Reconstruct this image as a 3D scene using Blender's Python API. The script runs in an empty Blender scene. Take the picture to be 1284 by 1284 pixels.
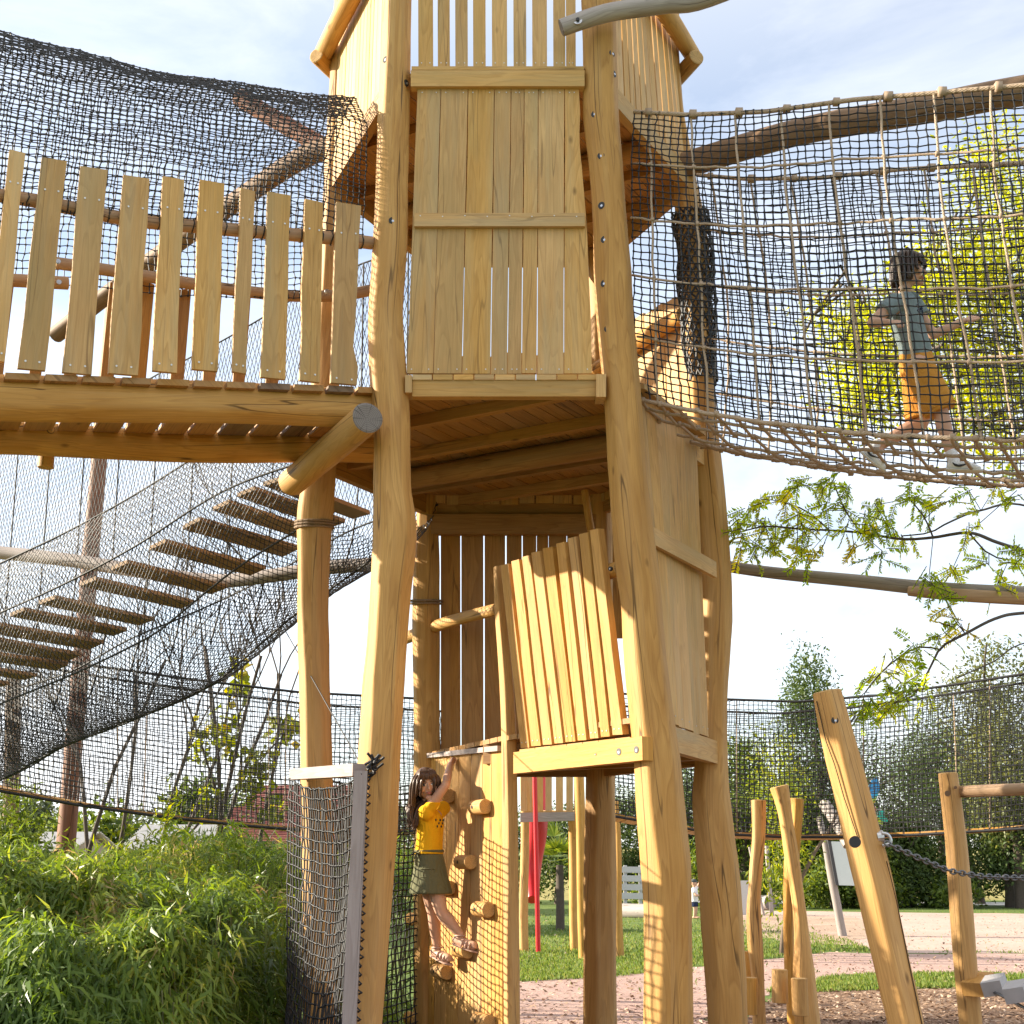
import bpy, math, random
import numpy as np
from mathutils import Vector
rng = np.random.default_rng(7)
random.seed(7)
SCN = bpy.context.scene
COL = SCN.collection
PI = math.pi
# ------------------------------------------------------------------ camera model
FPX = 1700.0
TILT = math.radians(14.6)
CT, ST = math.cos(TILT), math.sin(TILT)
CAM = np.array([0.0, 0.0, 1.6])
def ray(px, py):
    u = (px-642)/FPX; v = (642-py)/FPX
    return np.array([u, CT-v*ST, ST+v*CT])
def P(px, py, Y):
    r = ray(px, py); return CAM + r*(Y/r[1])
def PP(px, py, p0, n):
    r = ray(px, py); n = np.asarray(n, float)
    return CAM + r*(np.dot(np.asarray(p0, float)-CAM, n)/np.dot(r, n))
def G(px, py, z=0.0):
    return PP(px, py, (0, 0, z), (0, 0, 1))
def depth(p): return (p[1]-CAM[1])*CT + (p[2]-CAM[2])*ST
def proj(p):
    d = depth(p); h = -(p[1]-CAM[1])*ST + (p[2]-CAM[2])*CT
    return 642+FPX*p[0]/d, 642-FPX*h/d
def pr(wpx, p): return wpx*0.5*depth(p)/FPX
def unit(v):
    v = np.asarray(v, float); return v/np.linalg.norm(v)
V3 = lambda *a: np.array(a, float)
UP = V3(0, 0, 1)
def lerp(a, b, t): return a+(b-a)*t
def interp(tab, x):
    xs = [t[0] for t in tab]
    if isinstance(tab[0][1], (tuple, list, np.ndarray)):
        return np.array([np.interp(x, xs, [t[1][k] for t in tab]) for k in range(len(tab[0][1]))])
    return float(np.interp(x, xs, [t[1] for t in tab]))

# ------------------------------------------------------------------ materials
def new_mat(name):
    m = bpy.data.materials.new(name); m.use_nodes = True
    nt = m.node_tree; nt.nodes.clear()
    out = nt.nodes.new('ShaderNodeOutputMaterial')
    return m, nt, out
def nd(nt, typ, ins=None, **props):
    n = nt.nodes.new('ShaderNode'+typ)
    for k, v in props.items(): setattr(n, k, v)
    for k, v in (ins or {}).items():
        if isinstance(v, bpy.types.NodeSocket): nt.links.new(v, n.inputs[k])
        else: n.inputs[k].default_value = v
    return n
def ramp(nt, fac, stops):
    n = nt.nodes.new('ShaderNodeValToRGB'); e = n.color_ramp.elements
    while len(e) < len(stops): e.new(0.5)
    for el, (p, c) in zip(e, stops):
        el.position = p; el.color = (c[0], c[1], c[2], 1) if hasattr(c, '__len__') else (c, c, c, 1)
    nt.links.new(fac, n.inputs[0]); return n.outputs[0]
def mixc(nt, fac, a, b, mode='MIX'):
    n = nt.nodes.new('ShaderNodeMix'); n.data_type = 'RGBA'; n.blend_type = mode
    for sock, v in ((n.inputs[0], fac), (n.inputs[6], a), (n.inputs[7], b)):
        if isinstance(v, bpy.types.NodeSocket): nt.links.new(v, sock)
        elif hasattr(v, '__len__'): sock.default_value = (v[0], v[1], v[2], 1)
        else: sock.default_value = v
    return n.outputs[2]
def mth(nt, op, a, b=0.0):
    n = nt.nodes.new('ShaderNodeMath'); n.operation = op
    for s, v in ((n.inputs[0], a), (n.inputs[1], b)):
        if isinstance(v, bpy.types.NodeSocket): nt.links.new(v, s)
        else: s.default_value = v
    return n.outputs[0]
def principled(nt, out, col, rough=0.6, bump=None, bstr=0.2, bdist=0.01, **kw):
    b = nt.nodes.new('ShaderNodeBsdfPrincipled')
    if isinstance(col, bpy.types.NodeSocket): nt.links.new(col, b.inputs['Base Color'])
    else: b.inputs['Base Color'].default_value = (*col, 1)
    if isinstance(rough, bpy.types.NodeSocket): nt.links.new(rough, b.inputs['Roughness'])
    else: b.inputs['Roughness'].default_value = rough
    for k, v in kw.items(): b.inputs[k].default_value = v
    if bump is not None:
        bn = nd(nt, 'Bump', {'Strength': bstr, 'Distance': bdist, 'Height': bump})
        nt.links.new(bn.outputs[0], b.inputs['Normal'])
    nt.links.new(b.outputs[0], out.inputs[0]); return b

def wood_mat(name, light, mid, dark, grain=1.0, crack=1.0, blotch=None, rough=0.62):
    m, nt, out = new_mat(name)
    uv = nd(nt, 'UVMap'); oi = nd(nt, 'ObjectInfo')
    off = nd(nt, 'VectorMath', {0: uv.outputs[0]}, operation='ADD')
    offv = nd(nt, 'CombineXYZ', {'X': mth(nt, 'MULTIPLY', oi.outputs['Random'], 37.0), 'Y': mth(nt, 'MULTIPLY', oi.outputs['Random'], 91.0)})
    nt.links.new(offv.outputs[0], off.inputs[1])
    def sc(x, y):
        v = nd(nt, 'VectorMath', {0: off.outputs[0], 1: (x, y, 1)}, operation='MULTIPLY'); return v.outputs[0]
    fine = nd(nt, 'TexNoise', {'Vector': sc(150, 5.0), 'Scale': 1.0, 'Detail': 4.0, 'Roughness': 0.65})
    figure = nd(nt, 'TexNoise', {'Vector': sc(9, 0.8), 'Scale': 1.0, 'Detail': 2.0, 'Distortion': 0.6})
    rings = mth(nt, 'FRACT', mth(nt, 'MULTIPLY', figure.outputs[0], 9.0))
    rr = ramp(nt, rings, [(0.0, 0.0), (0.12, 1.0), (0.8, 0.5), (1.0, 0.0)])
    blot = nd(nt, 'TexNoise', {'Vector': sc(4, 1.4), 'Scale': 1.0, 'Detail': 3.0})
    col = mixc(nt, ramp(nt, blot.outputs[0], [(0.3, 0.0), (0.7, 1.0)]), mid, light)
    col = mixc(nt, mth(nt, 'MULTIPLY', mth(nt, 'SUBTRACT', 1.0, rr), 0.46*grain), col, dark)
    col = mixc(nt, mth(nt, 'MULTIPLY', ramp(nt, fine.outputs[0], [(0.4, 0.0), (0.72, 1.0)]), 0.40*grain), col, dark)
    gw = nd(nt, 'TexNoise', {'Vector': sc(6.0, 0.35), 'Scale': 1.0, 'Detail': 5.0, 'Roughness': 0.65})     # greyed, handled streaks
    col = mixc(nt, mth(nt, 'MULTIPLY', ramp(nt, gw.outputs[0], [(0.48, 0.0), (0.66, 1.0)]), 0.5), col, tuple(0.30*x+0.70*y for x, y in zip((.33, .30, .24), mid)) if blotch is None else (.40, .33, .20))
    if blotch is not None:      # weather stains with shapes of their own
        st = nd(nt, 'TexNoise', {'Vector': sc(3.0, 0.7), 'Scale': 1.3, 'Detail': 5.0, 'Roughness': 0.6})
        col = mixc(nt, mth(nt, 'MULTIPLY', ramp(nt, st.outputs[0], [(0.48, 0.0), (0.68, 1.0)]), 0.55), col, blotch)
    # knots
    vor = nd(nt, 'TexVoronoi', {'Vector': sc(5.0, 2.4), 'Scale': 1.0, 'Randomness': 1.0})
    kn = ramp(nt, vor.outputs['Distance'], [(0.035, 1.0), (0.10, 0.0)])
    vr = nd(nt, 'SeparateColor', {0: vor.outputs['Color']})
    kn = mth(nt, 'MULTIPLY', kn, mth(nt, 'GREATER_THAN', vr.outputs[0], 0.62))
    col = mixc(nt, mth(nt, 'MULTIPLY', kn, 0.75), col, tuple(c*0.35 for c in dark))
    # drying cracks
    cn = nd(nt, 'TexNoise', {'Vector': sc(7.0, 0.30), 'Scale': 1.0, 'Detail': 2.0, 'Roughness': 0.55})
    cd = mth(nt, 'ABSOLUTE', mth(nt, 'SUBTRACT', cn.outputs[0], 0.55))
    cm = nd(nt, 'TexNoise', {'Vector': sc(2.5, 0.5), 'Scale': 1.0})
    ck = mth(nt, 'MULTIPLY', ramp(nt, cd, [(0.003, 1.0), (0.009, 0.0)]), ramp(nt, cm.outputs[0], [(0.46, 0.0), (0.54, 1.0)]))
    ck = mth(nt, 'MULTIPLY', ck, crack)
    col = mixc(nt, mth(nt, 'MULTIPLY', ck, 0.8), col, tuple(c*0.15 for c in dark))
    pa = nd(nt, 'Attribute', attribute_name='rnd')
    val = mth(nt, 'ADD', mth(nt, 'ADD', 0.80, mth(nt, 'MULTIPLY', oi.outputs['Random'], 0.16)), mth(nt, 'MULTIPLY', pa.outputs['Fac'], 0.22))
    sat = mth(nt, 'ADD', 0.94, mth(nt, 'MULTIPLY', mth(nt, 'FRACT', mth(nt, 'MULTIPLY', pa.outputs['Fac'], 7.3)), 0.13))
    hsv = nd(nt, 'HueSaturation', {'Color': col, 'Value': val, 'Hue': 0.5, 'Saturation': sat})
    h = mth(nt, 'SUBTRACT', mth(nt, 'MULTIPLY', fine.outputs[0], 0.6), mth(nt, 'MULTIPLY', ck, 1.5))
    h = mth(nt, 'ADD', h, mth(nt, 'MULTIPLY', blot.outputs[0], 1.0))
    principled(nt, out, hsv.outputs[0], rough, bump=h, bstr=0.35, bdist=0.006, **{'Specular IOR Level': 0.3})
    return m
def end_mat(name, c1, c2):
    m, nt, out = new_mat(name)
    uv = nd(nt, 'UVMap')
    d = nd(nt, 'VectorMath', {0: uv.outputs[0]}, operation='LENGTH')
    nz = nd(nt, 'TexNoise', {'Vector': uv.outputs[0], 'Scale': 14.0, 'Detail': 3.0})
    r = mth(nt, 'FRACT', mth(nt, 'ADD', mth(nt, 'MULTIPLY', d.outputs['Value'], 90.0), mth(nt, 'MULTIPLY', nz.outputs[0], 1.4)))
    sv = nd(nt, 'SeparateXYZ', {0: uv.outputs[0]})
    ang = mth(nt, 'ARCTAN2', sv.outputs[0], sv.outputs[1])
    an = nd(nt, 'TexNoise', {'W': mth(nt, 'MULTIPLY', ang, 6.0), 'Scale': 1.0, 'Detail': 2.0}, noise_dimensions='1D')
    col = mixc(nt, r, c1, c2)
    col = mixc(nt, mth(nt, 'MULTIPLY', ramp(nt, an.outputs[0], [(0.60, 0.0), (0.66, 1.0)]), 0.6), col, tuple(c*0.25 for c in c2))
    principled(nt, out, col, 0.8, bump=r, bstr=0.2, bdist=0.003); return m
def plain(name, col, rough=0.6, vary=0.12, scale=30.0, metal=0.0, bstr=0.15):
    m, nt, out = new_mat(name)
    tc = nd(nt, 'TexCoord')
    nz = nd(nt, 'TexNoise', {'Vector': tc.outputs['Object'], 'Scale': scale, 'Detail': 3.0})
    c = mixc(nt, nz.outputs[0], tuple(x*(1-vary) for x in col), tuple(min(1, x*(1+vary)) for x in col))
    principled(nt, out, c, rough, bump=nz.outputs[0], bstr=bstr, bdist=0.003, Metallic=metal); return m
def rope_mat(name, c1, c2):
    m, nt, out = new_mat(name)
    uv = nd(nt, 'UVMap')
    w = nd(nt, 'TexWave', {'Vector': uv.outputs[0], 'Scale': 30.0, 'Distortion': 1.0}, bands_direction='DIAGONAL')
    nz = nd(nt, 'TexNoise', {'Vector': nd(nt, 'TexCoord').outputs['Object'], 'Scale': 9.0})
    c = mixc(nt, mth(nt, 'MULTIPLY', w.outputs[0], nz.outputs[0]), c2, c1)
    principled(nt, out, c, 0.8, bump=w.outputs[0], bstr=0.5, bdist=0.004); return m
def leaf_mat(name, stops, trans=0.45, rough=0.5, tcol=None):
    m, nt, out = new_mat(name)
    a = nd(nt, 'Attribute', attribute_name='rnd')
    c = ramp(nt, a.outputs['Fac'], stops)
    d = nd(nt, 'BsdfPrincipled', {'Base Color': c, 'Roughness': rough, 'Specular IOR Level': 0.35})
    tc = nd(nt, 'HueSaturation', {'Color': c, 'Hue': 0.475, 'Saturation': 1.15, 'Value': tcol or 1.6})
    t = nd(nt, 'BsdfTranslucent', {'Color': tc.outputs[0]})
    mx = nd(nt, 'MixShader', {0: trans, 1: d.outputs[0], 2: t.outputs[0]})
    nt.links.new(mx.outputs[0], out.inputs[0]); return m
WOOD = wood_mat('wood_tan', (0.64, 0.375, 0.120), (0.52, 0.272, 0.070), (0.29, 0.128, 0.028))
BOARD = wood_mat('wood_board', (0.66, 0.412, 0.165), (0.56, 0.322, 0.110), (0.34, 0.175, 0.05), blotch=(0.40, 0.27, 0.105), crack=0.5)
BOARD_SHADE = wood_mat('wood_board_shade', (0.45, 0.245, 0.075), (0.36, 0.18, 0.05), (0.19, 0.085, 0.022), crack=0.6)  # darker copy of the board wood, underside shade put into its colour
GREYW = wood_mat('wood_grey', (0.42, 0.37, 0.34), (0.33, 0.285, 0.265), (0.17, 0.14, 0.13))
PALEW = wood_mat('wood_pale', (0.40, 0.345, 0.325), (0.33, 0.275, 0.26), (0.22, 0.17, 0.155))
TREADW = wood_mat('wood_tread', (0.40, 0.26, 0.14), (0.32, 0.20, 0.10), (0.17, 0.095, 0.045))
BROWNW = wood_mat('wood_brown', (0.27, 0.165, 0.095), (0.20, 0.12, 0.068), (0.09, 0.05, 0.03))
REDW = wood_mat('wood_redbrown', (0.26, 0.115, 0.07), (0.2, 0.085, 0.05), (0.1, 0.04, 0.025))
RAILW = wood_mat('wood_rail', (0.50, 0.33, 0.20), (0.42, 0.27, 0.16), (0.25, 0.14, 0.08))
ENDW = end_mat('end_grain', (0.55, 0.36, 0.15), (0.38, 0.22, 0.08))
ENDG = end_mat('end_grain_grey', (0.25, 0.22, 0.20), (0.12, 0.10, 0.095))
BLACK = plain('black_steel_and_recess', (0.012, 0.012, 0.012), 0.5)
STEEL = plain('steel', (0.55, 0.55, 0.56), 0.35, metal=0.9)
CHAIN = plain('chain_steel', (0.16, 0.16, 0.17), 0.4, metal=0.7)
NETB = plain('net_black', (0.013, 0.014, 0.018), 0.55)
NETG = plain('net_dark', (0.02, 0.02, 0.023), 0.6)
ROPE = rope_mat('rope_beige', (0.56, 0.44, 0.32), (0.36, 0.26, 0.18))
ROPEB = rope_mat('rope_brown', (0.40, 0.28, 0.18), (0.20, 0.13, 0.08))
NAIL = plain('nail', (0.62, 0.60, 0.56), 0.4, metal=0.5)

# ------------------------------------------------------------------ mesh builder
ORG = {}
class MB:
    def __init__(s): s.v = []; s.f = []; s.m = []; s.uv = []; s.sm = []; s.n = 0; s.r = []
    def add(s, verts, faces, mat=0, uvs=None, smooth=False):
        verts = [tuple(map(float, v)) for v in verts]; rr = random.random(); s.r += [rr]*len(faces)
        for i, f in enumerate(faces):
            s.f.append([a+s.n for a in f]); s.m.append(mat if not isinstance(mat, list) else mat[i]); s.sm.append(smooth)
            s.uv.extend(uvs[i] if uvs else [(0, 0)]*len(f))
        s.v.extend(verts); s.n += len(verts); return s
    def plank(s, outline, nrm, th, mat=0, edge_mat=None, nails=None):
        """flat outline (ordered points) given thickness th behind the face, grain along the longer axis"""
        o = [np.asarray(p, float) for p in outline]; nrm = unit(nrm); k = len(o)
        c = sum(o)/k
        A = np.array([p-c for p in o]); u_, s_, vt = np.linalg.svd(A-A.mean(0))
        ax = vt[0]; bx = np.cross(nrm, ax)
        off = (random.random()*9, random.random()*9)
        uvf = lambda p: (float(np.dot(p-c, bx))+off[0], float(np.dot(p-c, ax))+off[1])
        b = [p-nrm*th for p in o]
        verts = o+b; faces = [list(range(k)), list(range(2*k-1, k-1, -1))]
        uvs = [[uvf(p) for p in o], [uvf(p) for p in reversed(o)]]
        # make sure face orientation looks outwards
        nn = np.cross(o[1]-o[0], o[2]-o[1])
        flip = np.dot(nn, nrm) < 0
        for i in range(k):
            j = (i+1) % k
            faces.append([i, k+i, k+j, j]); t = th
            ui, uj = uvf(o[i]), uvf(o[j])
            uvs.append([ui, (ui[0]+t, ui[1]), (uj[0]+t, uj[1]), uj])
        if flip:
            faces = [f[::-1] for f in faces]; uvs = [u[::-1] for u in uvs]
        s.add(verts, faces, mat, uvs); return s
    def bar(s, a, b, w, h, up=(0, 0, 1), mat=0):
        """squared timber from a to b: w across, h along up"""
        a = np.asarray(a, float); b = np.asarray(b, float); d = unit(b-a)
        side = unit(np.cross(d, up)); u = np.cross(side, d)
        L = np.linalg.norm(b-a); off = (random.random()*9, random.random()*9)
        vs = []
        for p in (a, b):
            for x, y in ((-1, -1), (1, -1), (1, 1), (-1, 1)): vs.append(p+side*x*w/2+u*y*h/2)
        fs = [[0, 1, 2, 3][::-1], [4, 5, 6, 7]]; dims = [w, h, w, h]
        uv = [[(off[0]+x*.3, off[1]+y*.02) for x, y in ((0, 0), (w, 0), (w, h), (0, h))]]*2
        acc = 0
        for i in range(4):
            j = (i+1) % 4; fs.append([i, j, 4+j, 4+i][::-1] if False else [i, j, 4+j, 4+i])
            uv.append([(off[0]+acc, off[1]), (off[0]+acc+dims[i], off[1]), (off[0]+acc+dims[i], off[1]+L), (off[0]+acc, off[1]+L)]); acc += dims[i]
        s.add(vs, fs, mat, uv); return s
    def tube(s, path, radii, n=16, mat=0, cap=None, seed=0, rough=0.03, step=0.06, caps=(True, True), facet=0, fph=0.0, fstr=0.75):
        path = [np.asarray(p, float) for p in path]
        if not hasattr(radii, '__len__'): radii = [radii]*len(path)
        # resample, Catmull-Rom
        seg = [np.linalg.norm(path[i+1]-path[i]) for i in range(len(path)-1)]
        cum = np.concatenate([[0], np.cumsum(seg)]); L = cum[-1]
        k = max(2, int(L/step)+1) if step else len(path)
        pts = []; rs = []
        for q in np.linspace(0, L, k):
            i = min(len(seg)-1, int(np.searchsorted(cum, q, 'right')-1)); i = max(i, 0)
            t = (q-cum[i])/max(seg[i], 1e-9)
            p0 = path[max(i-1, 0)]; p1 = path[i]; p2 = path[i+1]; p3 = path[min(i+2, len(path)-1)]
            pts.append(0.5*((2*p1)+(p2-p0)*t+(2*p0-5*p1+4*p2-p3)*t*t+(3*p1-p0-3*p2+p3)*t**3))
            rs.append(lerp(radii[i], radii[i+1], t))
        pts = np.array(pts); rs = np.array(rs); k = len(pts)
        tan = np.gradient(pts, axis=0); tan /= np.linalg.norm(tan, axis=1)[:, None]
        ref = V3(0, -1, 0.01) if abs(tan[0][1]) < 0.8 else UP
        rn = np.random.default_rng(seed+1)
        ph = rn.uniform(0, 6.28, 8); ss = np.linspace(0, L, k)
        vs = []; off = rn.uniform(0, 9, 2)
        for i in range(k):
            a = unit(ref-tan[i]*np.dot(ref, tan[i])); ref = a; b = np.cross(tan[i], a)
            for j in range(n):
                th = 2*PI*j/n
                w = 1+rough*(math.sin(2*th+ph[0]+ss[i]*0.9)+0.7*math.sin(3*th+ph[1]-ss[i]*1.7)+0.6*math.sin(ss[i]*3.1+ph[2]+th)+0.5*math.sin(5*th+ph[3]+ss[i]*5.3))
                if facet:      # hand hewn flats running along the log
                    N_ = facet; q = (th-fph+0.16*math.sin(ss[i]*1.1+ph[4])+0.08*math.sin(ss[i]*4.3+ph[5])+PI/N_) % (2*PI/N_)-PI/N_
                    w *= 1+fstr*(math.cos(PI/N_)/math.cos(q)*1.06-1)
                vs.append(pts[i]+(a*math.cos(th)+b*math.sin(th))*rs[i]*w)
        fs = []; uv = []; R = float(np.mean(rs))
        for i in range(k-1):
            for j in range(n):
                j2 = (j+1) % n
                fs.append([i*n+j, (i+1)*n+j, (i+1)*n+j2, i*n+j2][::-1])
                u0, u1 = off[0]+2*PI*R*j/n, off[0]+2*PI*R*(j+1)/n
                uv.append([(u0, off[1]+ss[i]), (u0, off[1]+ss[i+1]), (u1, off[1]+ss[i+1]), (u1, off[1]+ss[i])][::-1])
        s.add(vs, fs, mat, uv, smooth=True)
        cm = mat if cap is None else cap
        for e, (idx, on) in enumerate(((0, caps[0]), (k-1, caps[1]))):
            if not on: continue
            ring = [np.array(vs[idx*n+j]) for j in range(n)]; c = sum(ring)/n; t = tan[idx]
            a = unit(ring[0]-c); b = np.cross(t, a)
            sgn = -1 if e == 0 else 1
            inner = [c+(r-c)*0.86+t*sgn*R*0.07 for r in ring]
            q = lambda p: (float(np.dot(p-c, a))+.011, float(np.dot(p-c, b))+.007)
            cv = ring+inner; cf = [list(range(n, 2*n))]; cu = [[q(p) for p in inner]]
            for j in range(n):
                j2 = (j+1) % n; cf.append([j, j2, n+j2, n+j]); cu.append([q(ring[j]), q(ring[j2]), q(inner[j2]), q(inner[j])])
            if e == 0: cf = [f[::-1] for f in cf]; cu = [u[::-1] for u in cu]
            s.add(cv, cf, cm, cu)
        return s
    def disc(s, c, nrm, r, h, n=10, mat=0):
        """short cylinder standing on c along nrm"""
        c = np.asarray(c, float); nrm = unit(nrm)
        a = unit(np.cross(nrm, (0.3, 0.2, 0.9))); b = np.cross(nrm, a)
        r0 = [c+(a*math.cos(2*PI*j/n)+b*math.sin(2*PI*j/n))*r for j in range(n)]
        r1 = [p+nrm*h for p in r0]
        fs = [[j, (j+1) % n, n+(j+1) % n, n+j] for j in range(n)]+[list(range(n, 2*n))]
        s.add(r0+r1, fs, mat); return s
    def build(s, name, mats, parent=None, label=None):
        me = bpy.data.meshes.new(name)
        o = ORG.get(parent.name, V3(0, 0, 0)) if parent is not None else V3(0, 0, 0)
        v = np.array(s.v)-o
        me.from_pydata(v.tolist(), [], s.f)
        if not isinstance(mats, (list, tuple)): mats = [mats]
        for m in mats: me.materials.append(m)
        me.polygons.foreach_set('material_index', s.m); me.polygons.foreach_set('use_smooth', s.sm)
        ul = me.uv_layers.new(name='UVMap'); ul.data.foreach_set('uv', np.array(s.uv, dtype=np.float32).ravel())
        at = me.attributes.new('rnd', 'FLOAT', 'FACE'); at.data.foreach_set('value', np.array(s.r, np.float32))
        me.update()
        return link(name, me, parent, label)
def link(name, me, parent=None, label=None):
    ob = bpy.data.objects.new(name, me); COL.objects.link(ob)
    if parent is not None:
        ob.parent = parent; ORG[ob.name] = ORG.get(parent.name, V3(0, 0, 0))
    if label: ob['label'] = label
    return ob
def thing(name, label, cat, loc=(0, 0, 0), group=None):
    o = bpy.data.objects.new(name, None); COL.objects.link(o); o.location = loc
    o.empty_display_size = 0.2
    ORG[o.name] = V3(*loc); tag(o, label, cat, group); return o
def tag(o, label, cat, group=None, kind=None):
    if label: o['label'] = label
    if cat: o['category'] = cat
    if group: o['group'] = group
    if kind: o['kind'] = kind
    return o
def np_mesh(name, V, F, mats, parent=None, smooth=False, attr=None, uv=None, label=None, mi=None):
    """V (n,3), F (m,k) same-size faces"""
    me = bpy.data.meshes.new(name)
    o = ORG.get(parent.name, V3(0, 0, 0)) if parent is not None else V3(0, 0, 0)
    V = np.asarray(V, np.float32)-o.astype(np.float32); F = np.asarray(F, np.int32); m, k = F.shape
    me.vertices.add(len(V)); me.vertices.foreach_set('co', V.ravel())
    me.loops.add(m*k); me.loops.foreach_set('vertex_index', F.ravel())
    me.polygons.add(m); me.polygons.foreach_set('loop_start', np.arange(0, m*k, k, dtype=np.int32))
    me.polygons.foreach_set('loop_total', np.full(m, k, np.int32))
    if smooth: me.polygons.foreach_set('use_smooth', np.ones(m, bool))
    if not isinstance(mats, (list, tuple)): mats = [mats]
    for mm in mats: me.materials.append(mm)
    if mi is not None: me.polygons.foreach_set('material_index', np.asarray(mi, np.int32))
    if attr is not None:
        a = me.attributes.new('rnd', 'FLOAT', 'FACE'); a.data.foreach_set('value', np.asarray(attr, np.float32))
    if uv is not None:
        ul = me.uv_layers.new(name='UVMap'); ul.data.foreach_set('uv', np.asarray(uv, np.float32).ravel())
    me.update(calc_edges=True); me.validate()
    return link(name, me, parent, label)
def cords(A, B, r, sides=4):
    """prisms between point arrays A and B -> V,F,UV"""
    A = np.asarray(A, float); B = np.asarray(B, float); d = B-A; L = np.linalg.norm(d, axis=1); ok = L > 1e-6
    A, B, d, L = A[ok], B[ok], d[ok], L[ok]; d /= L[:, None]
    rr = np.broadcast_to(np.asarray(r, float), ok.shape)[ok] if np.ndim(r) else np.full(len(A), r)
    ref = np.where(np.abs(d[:, 2:3]) > 0.85, np.array([[1.0, 0.2, 0]]), np.array([[0, 0.1, 1.0]]))
    a = np.cross(d, ref); a /= np.linalg.norm(a, axis=1)[:, None]; b = np.cross(d, a)
    n = len(A); V = np.zeros((n, 2*sides, 3)); e = rr[:, None]
    for j in range(sides):
        off = (a*math.cos(2*PI*j/sides)+b*math.sin(2*PI*j/sides))*e
        V[:, j] = A+off-d*e*0.4; V[:, sides+j] = B+off+d*e*0.4
    base = (np.arange(n)*2*sides)[:, None]
    F = np.concatenate([base+np.array([[j, (j+1) % sides, sides+(j+1) % sides, sides+j]]) for j in range(sides)], 0)
    UV = np.zeros((n*sides, 4, 2)); Lr = np.tile(L, sides)
    UV[:, 1, 0] = UV[:, 2, 0] = 0.03; UV[:, 2, 1] = UV[:, 3, 1] = Lr
    return V.reshape(-1, 3), F, UV.reshape(-1, 2)
OCT = np.array([[1, 0, 0], [-1, 0, 0], [0, 1, 0], [0, -1, 0], [0, 0, 1], [0, 0, -1]], float)
OCF = [[0, 2, 4, 4], [2, 1, 4, 4], [1, 3, 4, 4], [3, 0, 4, 4], [2, 0, 5, 5], [1, 2, 5, 5], [3, 1, 5, 5], [0, 3, 5, 5]]
def boxes_at(Pn, r):
    Pn = np.asarray(Pn, float); n = len(Pn)
    C = np.array([[x, y, z] for z in (-1, 1) for y in (-1, 1) for x in (-1, 1)], float)*0.72
    R = rng.uniform(0.85, 1.25, (n, 1, 3))*(np.asarray(r, float).reshape(-1, 1, 1) if np.ndim(r) else r)
    V = (Pn[:, None, :]+C[None]*R).reshape(-1, 3); q = [[0, 2, 3, 1], [4, 5, 7, 6], [0, 1, 5, 4], [2, 6, 7, 3], [0, 4, 6, 2], [1, 3, 7, 5]]
    F = np.concatenate([(np.arange(n)*8)[:, None]+np.array([x]) for x in q], 0)
    return V, F, np.zeros((len(F)*4, 2))
def merge(parts):
    Vs, Fs, Us = [], [], []; o = 0
    for V, F, U in parts:
        Vs.append(V); Fs.append(F+o); Us.append(U); o += len(V)
    return np.concatenate(Vs), np.concatenate(Fs), np.concatenate(Us)
def grid_edges(N, diamond=False, wrap=False):
    """N (nu,nv,3)"""
    if not diamond:
        A = [N[:-1].reshape(-1, 3), N[:, :-1].reshape(-1, 3)]; B = [N[1:].reshape(-1, 3), N[:, 1:].reshape(-1, 3)]
        if wrap: A.append(N[:, -1]); B.append(N[:, 0])
        return np.concatenate(A), np.concatenate(B)
    A = []; B = []; nu, nv, _ = N.shape
    for j in range(nv-1):
        A.append(N[:, j]); B.append(N[:, j+1])
        if j % 2 == 0: A.append(N[1:, j]); B.append(N[:-1, j+1])
        else: A.append(N[:-1, j]); B.append(N[1:, j+1])
    return np.concatenate(A), np.concatenate(B)
def net(name, fn, nu, nv, r, mat, parent=None, diamond=False, jit=0.006, knots=0.0, sides=3, label=None):
    """fn(a,b) -> point, a,b in 0..1"""
    N = np.zeros((nu, nv, 3))
    for j in range(nv):
        sh = 0.5*(j % 2)/(nu-1) if diamond else 0
        for i in range(nu): N[i, j] = fn(min(1, i/(nu-1)+sh), j/(nv-1))
    # slow drift of the cords plus small jitter, as real netting hangs
    ii, jj = np.meshgrid(np.arange(nu), np.arange(nv), indexing='ij')
    for k in range(3):
        N[..., k] += jit*1.1*(np.sin(ii*0.31+jj*0.17+k*2.1+nu)+np.sin(ii*0.11-jj*0.23+k))+rng.normal(0, jit*0.55, (nu, nv))
    A, B = grid_edges(N, diamond)
    parts = [cords(A, B, r, sides)]
    if knots: parts.append(boxes_at(N.reshape(-1, 3), knots))
    V, F, U = merge(parts)
    return np_mesh(name, V, F, mat, parent, uv=U, label=label)
def ropes(name, lines, r, mat, parent=None, sides=6, knots=None, label=None):
    A = []; B = []
    for l in lines:
        l = np.asarray(l, float); A.append(l[:-1]); B.append(l[1:])
    parts = [cords(np.concatenate(A), np.concatenate(B), r, sides)]
    if knots is not None:
        K, kr = knots; V, F, U = boxes_at(K, kr); parts.append((V, F, U))
    V, F, U = merge(parts)
    return np_mesh(name, V, F, mat, parent, smooth=True, uv=U, label=label)
def clip_poly(poly, n, c):
    """keep dot(n,p) <= c, 2D"""
    out = []
    for i in range(len(poly)):
        a, b = poly[i], poly[(i+1) % len(poly)]; da, db = np.dot(n, a)-c, np.dot(n, b)-c
        if da <= 0: out.append(a)
        if (da < 0) != (db < 0) and abs(da-db) > 1e-12: out.append(a+(b-a)*(da/(da-db)))
    return out
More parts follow.
